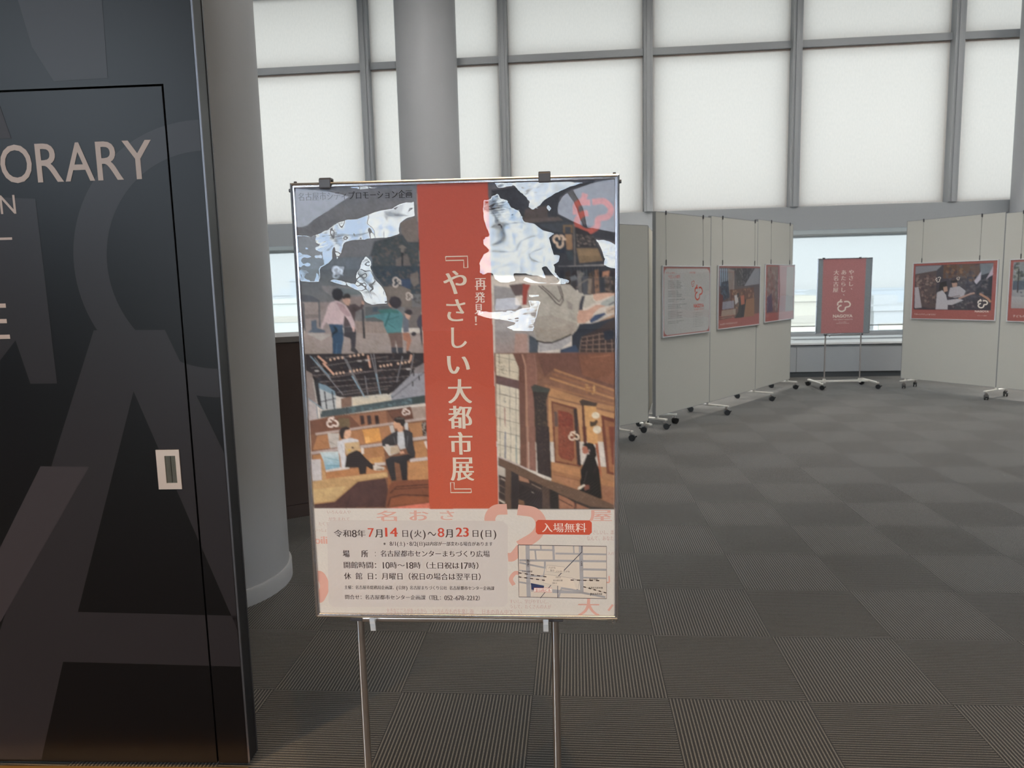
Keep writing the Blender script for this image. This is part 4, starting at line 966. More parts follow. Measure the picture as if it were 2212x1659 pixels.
["P",[206,198,190],[188.7,619.1,224.6,617.8,230.2,633.5,203.3,642.9]],
["P",[186,164,140],[207.3,620.8,224.6,618.6,229.4,633.5,206.5,639.7]],
["P",[216,204,198],[195.1,614.5,202.9,614.5,204.2,620.8,196.4,620.8]],
["P",[212,160,132],[228.7,633.5,238.1,630.4,240.2,636.7,230.0,638.3]],
["P",[206,158,128],[218.6,558.3,230.3,556.9,239.3,563.2,238.5,583.4,227.6,584.9,224.8,575.5,218.6,575.5,216.7,566.1]],
["P",[40,32,32],[217.9,556.8,221.3,549.0,232.2,546.8,244.5,550.8,245.5,563.2,240.5,572.5,234.5,567.8,233.1,563.1,223.9,561.5]],
["L",[120,112,104],1.3,[224.3,551.4,242.9,551.5]],
["P",[180,146,104],[10.5,705.8,57.1,697.9,196.8,682.4,197.8,695.1,123.2,706.1,63.5,755.8,12.0,762.2]],
["P",[196,160,116],[73.1,696.3,195.2,684.0,194.8,691.9,114.0,701.3]],
["P",[192,162,118],[11.0,725.1,94.2,717.2,80.4,738.1,57.2,754.1,12.2,759.0]],
["P",[78,54,52],[123.2,706.9,191.4,698.3,196.5,725.4,188.2,770.3,11.4,773.5,11.9,763.8,63.4,757.4]],
["L",[62,44,44],2.2,[102.5,739.7,91.3,773.5]],
["P",[150,98,64],[197.9,693.5,205.2,706.3,201.3,725.4,196.6,723.8]],
["P",[122,74,54],[192.5,744.6,200.1,715.8,211.6,704.7,297.9,700.2,296.3,767.2,189.7,772.0]],
["L",[72,42,36],2.5,[202.4,735.0,217.3,719.1,297.4,713.7]],
["L",[78,46,38],2.2,[210.7,725.5,297.2,720.0]],
["L",[70,40,34],2.5,[194.7,767.1,201.9,746.3,229.0,739.1,296.4,741.6]],
["P",[140,84,58],[203.4,749.5,232.0,743.1,296.3,744.8,295.9,757.6,199.4,767.1]],
["P",[214,120,100],[188.1,773.6,297.4,759.2,297.6,773.6]],
["M",[226,206,196],[70.1,561.1,25.9,0.6,0.16]],
["M",[226,206,196],[248.9,536.1,17.3,0.5,0.17]],
["G",[120,86,74],[150,108,80],[461.7,398.1,742.9,399.9,742.9,611.3,462.5,609.6]],
["P",[112,78,68],[560.4,401.5,742.2,401.2,742.2,486.1,600.9,437.7,578.8,455.3]],
["P",[128,86,68],[658.4,404.2,741.6,401.2,741.5,477.8,666.2,452.2]],
["L",[104,70,60],1.9,[655.7,402.8,666.2,452.2]],
["L",[150,106,82],1.9,[685.4,411.4,731.4,406.5]],
["P",[204,192,172],[465.1,400.2,505.6,400.8,514.9,416.0,518.7,438.1,517.5,464.3,466.0,451.2]],
["P",[206,196,178],[465.6,470.6,517.8,483.7,518.3,610.0,464.6,609.6]],
["P",[104,80,78],[465.4,449.9,522.3,464.3,526.2,475.5,523.3,485.1,464.9,470.6]],
["L",[96,84,80],1.0,[473.6,400.3,471.5,609.7]],
["L",[96,84,80],1.0,[497.0,400.7,495.3,609.8]],
["L",[110,98,94],1.0,[511.0,480.9,510.6,609.9]],
["L",[92,78,76],1.1,[465.9,520.8,518.3,535.3]],
["L",[92,78,76],1.1,[465.2,551.7,517.7,566.2]],
["L",[92,78,76],1.1,[464.4,583.4,517.1,597.9]],
["L",[92,78,76],1.0,[467.1,405.8,516.3,417.4]],
["L",[92,78,76],1.0,[493.9,439.1,517.8,445.6]],
["L",[92,78,76],1.1,[469.2,494.3,517.4,506.0]],
["S",[[66,62,60],[126,118,100],[110,92,70]],[467.0,408.5,477.8,416.9,493.9,436.4,485.4,448.7,467.5,447.1],50,1.9],
["L",[150,96,92],1.9,[483.7,528.0,483.9,587.1]],
["L",[80,78,80],1.1,[476.1,494.4,491.3,498.7]],
["L",[86,84,86],1.1,[485.0,502.9,482.0,511.2,486.8,514.0,482.6,516.8]],
["P",[112,78,68],[505.6,400.8,524.8,401.0,532.6,427.2,532.2,610.0,518.3,610.0,518.7,433.9]],
["L",[176,134,116],3.3,[527.5,402.4,534.0,427.2,535.7,489.4,535.7,610.1]],
["P",[134,96,84],[538.5,401.2,557.6,401.5,561.3,434.4,562.1,470.3,553.8,475.8,553.1,610.2,539.2,610.1,536.6,434.1]],
["L",[150,112,98],1.9,[554.9,404.2,559.9,434.4,558.6,473.0]],
["L",[168,122,88],4.7,[602.2,439.1,742.2,490.2]],
["L",[142,100,76],4.7,[596.7,448.6,742.2,499.9]],
["L",[178,130,92],4.7,[591.1,458.2,742.2,509.5]],
["L",[152,108,80],4.7,[579.9,476.0,742.2,522.0]],
["L",[176,128,90],4.7,[574.2,487.1,742.2,533.1]],
["P",[176,130,92],[592.1,481.7,660.4,504.6,701.3,518.8,741.5,527.5,741.5,538.6,657.6,518.4,586.4,501.1]],
["P",[186,140,100],[586.4,503.8,657.6,522.6,741.5,544.2,741.5,611.3,587.8,610.4]],
["S",[[204,160,110],[160,110,70]],[668.8,471.5,696.0,477.3,698.7,499.4,676.8,502.0],26,3.6],
["P",[56,48,44],[546.8,478.5,555.2,473.0,592.1,484.5,586.4,498.3,582.1,512.2,586.4,610.4,554.5,610.2,553.2,514.7,550.8,492.4]],
["S",[[80,66,56],[44,38,36],[92,74,60]],[557.6,498.0,580.9,503.8,585.0,610.4,557.3,610.2],150,2.2],
["P",[70,72,68],[546.8,478.5,555.2,473.0,590.7,484.5,586.5,492.7,550.8,489.6]],
["P",[112,68,54],[593.1,512.3,653.4,529.5,661.1,610.8,597.5,610.4]],
["P",[140,98,72],[597.2,517.9,646.5,533.6,648.7,610.7,600.3,610.5]],
["P",[96,76,70],[599.7,537.4,608.0,538.9,608.6,610.5,601.7,610.5]],
["P",[124,58,44],[609.4,534.7,634.1,540.5,643.7,547.6,647.3,610.7,610.0,610.5]],
["S",[[150,74,54],[100,44,36],[136,82,62]],[609.4,536.1,640.9,547.5,645.9,607.9,610.0,607.7],120,2.2],
["P",[56,44,44],[645.1,532.2,653.4,530.9,661.1,610.8,650.1,610.8]],
["P",[70,56,50],[659.0,514.3,665.9,508.8,701.3,518.8,694.4,538.2,690.3,534.0,669.9,526.9,665.7,526.8]],
["P",[196,150,100],[669.9,524.1,698.6,527.1,702.4,611.1,677.6,610.9]],
["P",[90,58,48],[664.4,524.0,669.9,525.5,674.9,610.9,668.0,610.9]],
["E",[214,204,184],[697.1,548.0,9.0,7.7]],
["E",[216,206,188],[700.4,581.6,9.3,8.5]],
["P",[70,54,40],[683.4,561.8,691.6,563.3,698.5,557.8,702.6,562.0,698.4,571.7,690.2,574.5,688.8,587.1,684.6,585.7]],
["P",[104,56,44],[709.5,546.7,741.5,556.7,741.5,611.3,716.2,611.2]],
["P",[140,94,66],[716.3,557.9,741.5,566.5,741.5,611.3,723.0,611.2]],
["P",[116,60,46],[725.8,574.7,741.5,579.1,741.5,611.3,727.1,611.2]],
["G",[168,124,88],[140,96,72],[591.4,659.1,741.5,674.0,741.5,775.6,590.0,775.6]],
["P",[206,196,178],[465.4,573.3,516.2,573.7,517.3,667.4,465.9,644.3]],
["L",[86,78,78],1.0,[471.6,573.4,470.2,664.3]],
["L",[86,78,78],1.0,[496.7,573.6,495.5,664.5]],
["L",[86,78,78],1.0,[510.6,573.7,509.5,664.5]],
["L",[92,78,76],1.1,[465.1,583.9,517.9,596.3]],
["L",[92,78,76],1.1,[464.4,615.8,517.3,628.2]],
["L",[108,112,130],3.1,[483.9,586.2,482.6,650.1]],
["L",[110,134,140],1.9,[509.5,594.8,509.0,661.6]],
["P",[112,78,66],[519.0,573.7,534.2,573.8,536.7,676.1,517.3,667.4]],
["L",[168,128,112],4.7,[536.3,573.8,536.7,676.1]],
["P",[130,92,80],[539.8,573.9,555.0,574.0,556.2,683.3,539.5,677.5]],
["P",[52,42,42],[555.0,574.0,588.2,574.2,592.3,699.2,558.9,686.2]],
["S",[[74,58,54],[40,34,34],[84,66,58]],[560.6,574.0,586.9,574.2,589.6,693.4,561.7,684.7],110,1.9],
["P",[112,66,52],[596.5,574.3,657.2,574.7,662.1,672.3,599.7,660.6]],
["P",[150,104,74],[600.7,574.3,647.6,574.7,652.4,666.5,602.5,656.3]],
["P",[128,66,50],[609.0,574.4,644.8,574.6,647.0,649.4,640.0,657.9,615.1,650.7,609.6,642.2]],
["S",[[152,80,60],[104,50,40],[140,90,70]],[609.0,574.4,643.4,574.6,645.6,648.0,615.1,649.3],130,2.1],
["P",[56,44,44],[647.6,574.7,654.4,574.7,662.8,670.8,653.8,665.1]],
["P",[92,50,42],[665.5,574.8,675.1,574.9,676.2,617.0,669.3,617.0]],
["P",[206,156,104],[676.4,574.9,698.4,575.0,702.4,617.2,677.6,617.1]],
["P",[156,92,66],[695.5,614.3,702.4,614.4,711.8,702.4,704.9,682.4]],
["P",[108,60,46],[710.7,575.1,741.5,575.4,741.5,692.5,722.9,688.1]],
["P",[148,98,68],[719.0,575.2,741.5,575.4,741.5,686.8,728.4,682.5]],
["P",[116,60,46],[727.2,575.2,741.5,575.4,741.5,668.3,735.3,665.4]],
["E",[220,210,192],[700.4,582.1,9.5,9.2]],
["P",[178,128,90],[592.7,662.0,659.3,676.5,660.5,696.5,593.9,679.1]],
["P",[156,110,80],[593.9,679.1,660.5,696.5,657.7,705.1,595.2,689.1]],
["P",[166,118,88],[595.2,690.6,657.7,706.5,653.4,728.0,595.1,699.2]],
["L",[110,74,60],1.1,[596.6,690.6,657.7,705.1]],
["L",[120,82,66],1.0,[633.4,699.3,634.6,717.9]],
["P",[172,122,86],[709.0,699.5,741.5,709.6,741.5,721.0,710.4,713.8]],
["P",[150,104,80],[710.4,716.7,741.5,722.5,741.5,767.0,714.5,754.0]],
["P",[58,48,46],[465.8,648.6,482.5,655.8,536.6,681.8,586.6,707.8,656.1,732.3,725.6,759.8,741.5,767.0,741.5,775.6,464.4,775.6]],
["P",[180,170,160],[465.4,667.2,481.4,674.4,481.6,696.0,466.3,690.2]],
["P",[160,118,96],[514.0,691.8,536.3,701.9,538.9,710.5,515.2,704.7]],
["P",[150,104,82],[608.6,739.5,628.1,748.1,646.2,759.7,644.6,774.2,609.6,774.2]],
["P",[150,104,82],[650.3,761.2,683.8,772.7,683.8,774.2,650.2,774.2]],
["P",[102,80,66],[465.8,647.2,517.2,670.3,572.7,699.1,656.1,728.0,741.5,765.5,741.5,774.2,683.8,768.4,628.1,745.3,572.5,717.8,516.8,691.8,465.4,664.3]],
["S",[[126,102,84],[84,66,56],[70,54,48]],[482.4,658.7,656.1,729.5,739.5,767.0,725.6,771.3,614.2,735.1,483.6,667.3],170,2.5],
["L",[184,168,164],3.1,[465.9,645.7,503.4,661.6,536.7,677.5]],
["P",[92,72,60],[482.1,673.0,496.0,680.2,494.1,774.1,479.3,774.1]],
["P",[50,44,46],[496.0,681.6,512.6,690.3,512.5,774.1,494.1,774.1]],
["P",[78,62,56],[569.7,716.3,586.4,725.0,587.2,774.2,568.9,774.2]],
["P",[40,36,36],[587.8,726.5,608.6,736.6,608.9,774.2,587.9,774.2]],
["P",[44,38,40],[513.7,710.4,569.4,733.6,568.9,774.2,513.9,774.1]],
["P",[112,84,64],[512.9,750.9,525.5,755.3,526.7,772.7,512.5,772.7]],
["L",[110,92,84],1.4,[466.1,698.8,480.7,706.0]],
["L",[110,92,84],1.4,[465.7,714.7,480.4,722.6]],
["L",[110,92,84],1.4,[465.4,730.6,480.0,739.3]],
["L",[110,92,84],1.4,[465.0,746.5,479.7,756.0]],
["L",[110,92,84],1.4,[464.7,762.5,479.3,772.7]],
["P",[196,184,172],[465.0,749.4,479.6,758.1,479.5,762.5,464.9,753.8]],
["L",[168,156,148],1.9,[471.7,698.8,480.8,703.9]],
["L",[150,130,118],1.3,[544.5,713.4,566.8,725.0]],
["L",[160,150,144],1.4,[544.2,732.9,549.1,735.0]],
["L",[120,74,60],2.2,[644.8,758.3,648.8,774.2]],
["L",[50,42,42],1.9,[609.9,751.0,641.9,768.4]],
["L",[60,46,44],1.7,[653.1,761.2,683.8,774.2]],
["P",[20,17,18],[676.1,641.1,692.7,639.7,699.5,662.5,705.0,679.5,709.0,716.7,711.7,749.7,706.1,749.7,656.1,728.0,660.4,716.5,659.1,706.5,661.9,697.9,660.6,679.4,670.5,656.6]],
["P",[24,20,22],[670.1,716.6,682.6,716.6,681.2,730.9,668.7,729.5]],
["P",[124,78,66],[668.8,715.1,681.3,715.9,681.2,725.2,670.1,729.5]],
["P",[232,222,206],[653.4,726.6,656.2,720.8,670.1,714.4,671.5,716.6,658.9,726.6]],
["L",[70,66,66],1.0,[675.9,682.3,668.8,710.8]],
["L",[70,60,58],0.8,[698.1,662.4,696.7,676.7,691.1,686.6]],
["P",[172,108,88],[665.8,622.6,676.2,621.3,683.0,631.2,678.9,638.3,671.9,641.1,665.1,636.8,666.5,632.5,664.4,631.1]],
["P",[22,17,18],[665.2,619.8,669.3,614.9,680.4,612.8,691.4,615.7,696.8,627.0,698.8,645.4,694.0,653.9,683.0,645.4,678.9,631.2,676.2,622.7,669.3,621.2]],
["E",[150,130,124],[681.7,631.9,1.9,3.3]],
["M",[222,200,180],[646.7,597.8,22.2,0.6,0.16]]]
TXT = [
["名古屋市シティプロモーション企画",17.0,283.7,21.3,41.1,"inkgrey","line"],
["や",347.6,402.4,206.3,259.8,"cream","glyph"],
["さ",352.9,397.6,271.9,322.6,"cream","glyph"],
["し",362.1,398.8,337.1,385.0,"cream","glyph"],
["い",350.3,404.2,403.6,445.6,"cream","glyph"],
["大",350.1,407.2,458.5,516.0,"cream","glyph"],
["都",348.9,406.3,522.0,577.2,"cream","glyph"],
["市",348.7,405.7,585.4,640.4,"cream","glyph"],
["展",350.5,407.3,647.2,704.3,"cream","glyph"],
["『",355.0,405.6,173.9,199.9,"cream","bra"],
["』",349.4,399.0,708.8,733.8,"cream","bra"],
["再",420.8,447.4,224.5,251.8,"creamlt","glyph"],
["発",420.0,444.0,256.5,280.9,"creamlt","glyph"],
["見",418.5,438.5,283.8,306.5,"creamlt","glyph"],
["！",418.5,423.7,311.9,332.2,"creamlt","glyph"],
["令和8年",57.1,137.2,826.3,846.6,"ink","line"],
["7",142.1,157.5,823.2,845.4,"red","glyph"],
["月",159.6,178.3,826.2,846.5,"ink","glyph"],
["14",184.8,216.1,821.6,844.5,"red","glyph"],
["日(火)",224.2,286.6,826.1,846.3,"ink","line"],
["～",289.6,310.3,832.1,842.0,"ink","glyph"],
["8",314.1,330.4,822.2,845.0,"red","glyph"],
["月",332.5,351.0,825.9,846.1,"ink","glyph"],
["23",358.5,390.2,821.3,844.1,"red","glyph"],
["日(日)",396.3,459.1,825.8,845.9,"ink","line"],
["※ 8/1(土)・8/2(日)は内容が一部変わる場合があります",179.0,448.2,856.4,867.9,"ink","line"],
["場",77.0,94.0,879.4,897.2,"ink","glyph"],
["所",123.0,140.3,879.2,897.0,"ink","glyph"],
["：",156.1,164.7,879.1,896.9,"ink","line"],
["名古屋都市センターまちづくり広場",170.4,440.3,878.6,896.3,"ink","line"],
["開館時間：10時～18時（土日祝は17時）",76.6,424.4,908.1,926.6,"ink","line"],
["休 館 日：月曜日（祝日の場合は翌平日）",77.0,428.6,936.3,955.3,"ink","line"],
["主催：名古屋市総務局企画課、(公財) 名古屋まちづくり公社 名古屋都市センター企画課",76.2,449.3,969.6,980.5,"ink","line"],
["問合せ：名古屋都市センター企画課（TEL：052-678-2212）",76.0,421.3,993.9,1006.8,"ink","line"],
["入場無料",566.6,674.4,808.2,833.4,"creamlt","line"],
["いろんな人や",42.4,102.8,777.5,787.4,"pale","line"],
["が生まれて",45.2,99.6,795.0,804.9,"pale","line"],
["たくて",20.0,47.2,807.3,817.2,"pale","line"],
["いっしょ",9.7,41.0,823.4,833.3,"pale","line"],
["oili",8.2,40.3,844.1,863.4,"pale2","glyph"],
["さしいし、誰",688.4,739.8,826.1,838.8,"pale","line"],
["なんて、あなた",673.9,739.8,841.1,853.9,"pale","line"],
["入れ",724.3,740.5,880.9,890.0,"pale","line"],
["大きなこころがあったから",178.9,280.9,1028.1,1043.1,"pale","line"],
["いろんなものを楽し面",294.1,397.2,1028.7,1043.6,"pale","line"],
["日本の真ん中で、い",415.8,516.3,1029.2,1043.2,"pale","line"],
["すいし、学びやすいし、",485.3,587.5,1002.9,1014.6,"pale","line"],
["うして、たくさんの人が",485.0,587.4,1016.1,1027.8,"pale","line"],
["大",652.1,704.8,1000.3,1043.6,"pale2","glyph"],
["名",164.3,215.6,779.0,805.6,"pale2","glyph"],
["お",246.1,293.4,778.3,803.3,"pale2","glyph"],
["さ",321.1,356.1,779.0,802.4,"pale2","glyph"],
["屋",679.6,735.2,777.6,805.1,"pale2","glyph"],
["金山南ビル",548.9,587.2,974.9,983.4,"red","line"],
["アスナル",581.3,599.5,918.7,924.9,"ink","line"],
["金山",585.6,595.8,925.6,931.0,"ink","line"],
["バスターミナル",599.4,633.4,928.5,933.9,"ink","line"],
["（北口）",595.6,614.6,943.9,948.5,"ink","line"],
["金山総合駅",592.6,616.0,951.6,956.2,"ink","line"],
["（南口）",587.4,605.0,958.5,963.1,"ink","line"],
["至名古屋駅",517.3,543.1,929.0,934.4,"ink","line"],
["JR中央線",678.8,700.6,948.0,952.6,"ink","line"],
["名鉄名古屋本線",678.7,712.9,969.4,974.8,"ink","line"],
["JR東海道本線",681.5,711.4,984.7,990.9,"ink","line"]]
TXTV = [
["伏見通り",529.6,535.2,900.7,920.5],
["大津通",658.7,664.4,904.0,916.9]]
VEC = [
["rib","pale2",[450.5,825.8,442.0,799.4,455.3,778.3,484.5,775.3],26.39],
["rib","pale2",[509.9,776.8,549.7,784.3,565.6,810.5,552.5,840.7,511.9,867.3],26.39],
["rib","pale2",[483.9,895.9,496.7,894.0,515.5,871.1],21.87],
["rib","pale2",[1.7,946.6,18.0,946.5,26.8,973.9,14.9,1001.5,8.9,1005.5],23.37],
["rib","pale2",[497.2,966.9,490.1,951.5,499.6,936.8,510.7,936.0],9.8],
["rib","pale2",[483.6,820.0,483.3,835.1],3.02],
["rib","pale2",[727.8,942.4,727.8,957.7,718.7,957.8],3.77],
["rib","pale2",[736.9,1015.2,725.9,1030.8],5.28],
["poly","infobox",[51.5,802.7,472.9,804.6,485.1,816.3,481.1,1011.9,472.0,1022.9,46.0,1027.3,34.3,1017.2,41.7,814.9]],
["poly","badge",[558.2,801.9,681.3,802.9,687.0,808.5,686.9,832.9,681.1,838.9,557.6,838.0,552.6,832.4,553.0,807.5]],
["poly","mapbg",[509.4,864.6,721.8,867.4,721.6,999.9,508.8,996.9]],
["rib","road",[532.0,865.7,532.8,997.5],9.8],
["rib","road",[660.4,866.8,662.2,985.0,590.8,981.7],9.8],
["rib","road",[511.2,903.5,721.0,905.2],5.28],
["rib","road",[533.7,876.7,597.5,877.6],4.52],
["rib","road",[563.8,865.6,564.4,876.6],3.77],
["rib","road",[594.0,866.3,595.4,905.0],5.28],
["rib","road",[550.1,876.7,552.3,903.3],3.77],
["rib","road",[599.2,886.0,721.0,887.8],4.52],
["rib","road",[511.1,909.2,573.2,922.3,569.3,943.3,534.4,943.5],4.52],
["rib","road",[664.4,925.6,721.0,926.5],5.28],
["rib","road",[573.5,905.1,573.2,924.2],4.52],
["rib","road",[643.0,866.9,643.9,885.8],3.02],
["rib","road",[664.2,946.6,720.9,948.2],3.77],
["rib","road",[510.2,959.1,568.9,968.3,539.3,982.0],4.52],
["rib","road",[605.3,997.0,612.9,973.8,660.4,981.2],5.28],
["rib","road",[662.2,985.0,718.7,996.1],5.28],
["rib","road",[534.6,932.0,510.8,929.1],3.02],
["dash","ink",[508.8,935.2,576.6,945.2],2.64],
["dash","ink",[508.6,945.6,572.8,954.1],2.64],
["dash","ink",[635.0,952.9,704.2,954.0],2.64],
["dash","ink",[665.9,969.6,720.9,985.3],2.64],
["rib","line",[662.9,866.8,662.8,881.9,605.9,943.1],1.89],
["rib","line",[603.8,966.2,603.5,999.3],1.51],
["rib","line",[587.3,966.3,561.2,999.6],1.51],
["poly","mapbg2",[578.8,915.7,620.7,920.1,617.7,935.4,576.8,931.0]],
["poly","mapbg2",[573.0,938.7,639.4,948.7,649.4,977.4,569.0,960.6]],
["loop","line",[578.8,915.7,620.7,920.1,617.7,935.4,576.8,931.0],0.83],
["loop","line",[573.0,938.7,639.4,948.7,656.9,954.3,653.1,977.4,569.0,960.6],0.83],
["poly","navy",[538.9,961.2,571.1,968.3,568.8,976.0,587.2,977.8,587.1,981.7,539.4,978.2]],
["poly","white",[546.1,973.5,589.4,974.0,589.3,984.4,545.9,983.9]],
["loop","red",[546.1,973.5,589.4,974.0,589.3,984.4,545.9,983.9],0.75],
["loop","ink",[509.4,864.6,721.8,867.4,721.6,999.9,508.8,996.9],1.51]]
GLEAM = [
[109.1,10.3,231.6,12.9,217.9,17.1,183.8,19.2,160.6,18.6,122.7,13.3],
[9.9,116.6,45.2,118.8,64.9,112.6,84.7,105.1,104.7,92.3,128.6,83.6,156.1,82.3,172.8,76.8,193.8,68.1,213.0,64.7,234.9,62.6,254.4,52.6,270.8,48.5,289.6,47.7,289.6,82.3,269.3,87.1,253.9,97.2,250.5,113.0,252.9,120.9,221.0,130.8,189.5,130.1,161.9,133.4,132.9,134.1,120.8,140.5,113.5,161.7,99.9,181.5,96.3,146.6,92.9,158.6,93.4,173.3,84.6,182.6,63.1,194.2,56.7,207.6,58.4,226.6,13.0,225.7,8.8,214.8],
[78.1,224.5,89.6,218.0,114.4,222.5,141.8,231.1,144.4,206.9,153.1,199.0,156.6,184.3,169.9,165.9,180.3,179.5,183.0,210.4,194.6,228.1,207.9,240.5,215.5,256.9,218.0,280.0,181.1,281.4,167.4,277.7,159.4,269.4,153.3,251.7,132.9,241.8,111.0,236.0,89.0,228.8],
[468.7,11.9,501.5,10.0,682.5,15.0,640.2,26.2,609.0,39.1,586.1,53.7,568.8,69.9,554.5,73.7,544.7,66.5,549.1,56.9,539.3,44.2,526.7,34.2,515.5,21.4,481.2,26.1],
[444.9,48.6,462.1,47.7,463.7,40.8,479.6,35.7,483.7,45.5,500.7,50.1,509.0,65.6,526.0,74.3,534.3,88.5,536.9,99.7,562.6,105.9,582.4,118.9,608.0,126.5,595.0,137.4,600.4,160.0,604.6,174.2,618.9,177.3,614.4,189.9,605.8,196.8,606.9,219.5,595.5,213.6,584.1,202.0,572.6,207.4,552.2,217.7,517.6,217.0,465.4,215.9,436.4,215.4,431.2,190.3,441.9,169.2,456.5,162.5,441.0,148.0,438.5,131.0,455.9,128.6,442.4,91.8],
[436.9,194.3,512.2,195.8,517.7,210.2,511.8,218.6,517.3,233.0,494.0,238.2,479.5,236.5,465.2,227.7,462.6,211.9,440.6,220.0,430.7,211.3],
[518.0,196.0,571.3,197.1,581.1,212.9,586.7,225.8,582.3,230.0,566.6,224.0,543.5,220.7,535.0,211.9],
[584.2,200.2,604.2,210.5,616.9,226.4,638.4,231.1,639.8,239.6,621.1,243.5,589.4,242.9,546.1,237.8,528.9,231.8,537.7,222.0,563.5,233.9,609.6,237.6,615.4,233.5,598.3,220.3],
[425.5,297.5,463.4,301.7,513.1,298.9,527.8,293.4,548.1,293.8,542.6,276.4,574.5,278.4,566.9,297.0,560.7,325.8,554.5,348.9,509.3,348.2,494.8,342.1,489.0,337.0,508.9,330.0,486.4,323.1,451.3,318.2,425.1,310.5],
[542.8,262.1,571.8,264.0,570.2,269.7,551.4,272.3,542.7,267.8],
[696.0,141.1,724.4,144.5,742.1,153.3,742.1,209.5,725.7,207.7,712.9,199.0,717.2,187.8,710.2,166.6],
[588.8,66.2,594.5,63.6,599.4,72.0,594.3,81.6,590.1,75.9],
[13.9,198.9,61.4,199.8,61.5,221.5,14.1,219.2]]
VEIL = [
[13.0,11.0,67.7,16.4,121.9,27.0,142.0,35.3,109.7,51.6,86.9,65.5,49.8,87.0,36.8,97.3,7.5,99.3,6.6,46.3],
[613.4,84.8,612.1,75.1,615.8,58.6,624.5,45.0,636.5,38.4,651.2,59.5,658.2,73.5,663.7,93.0,673.5,116.2,645.2,102.3],
[645.8,31.8,696.5,16.7,742.8,8.4,742.1,129.6,696.1,120.2,677.7,117.0,673.6,96.0,668.1,73.7,659.7,57.0],
[85.2,197.6,91.3,187.0,121.7,190.3,115.1,210.4,89.8,213.9],
[467.0,272.2,496.2,269.8,516.6,268.8,527.9,287.7,516.0,299.0,464.9,303.9]]
DARK = [
[10.3,99.3,54.0,87.1,86.8,66.8,109.6,52.9,122.3,72.9,113.2,88.6,84.7,106.4,48.0,117.5,9.2,116.6],
[190.6,135.4,212.8,130.6,254.3,121.0,253.9,97.2,291.2,82.4,294.8,132.5,294.2,220.4,181.3,218.2,176.3,176.4],
[464.0,28.4,518.4,21.5,540.9,35.9,549.0,62.4,583.3,50.8,626.1,25.8,696.5,12.6,696.5,18.1,643.0,31.7,618.8,47.6,612.7,84.8,645.2,102.3,677.7,117.0,741.4,129.6,742.1,149.1,696.0,139.7,724.3,196.4,742.1,210.9,742.1,225.0,609.8,222.4,589.3,137.3,539.8,99.7,508.9,68.3]]
BAND = [
[294.2,10.5,456.3,10.8,464.2,773.9,296.9,775.0]]

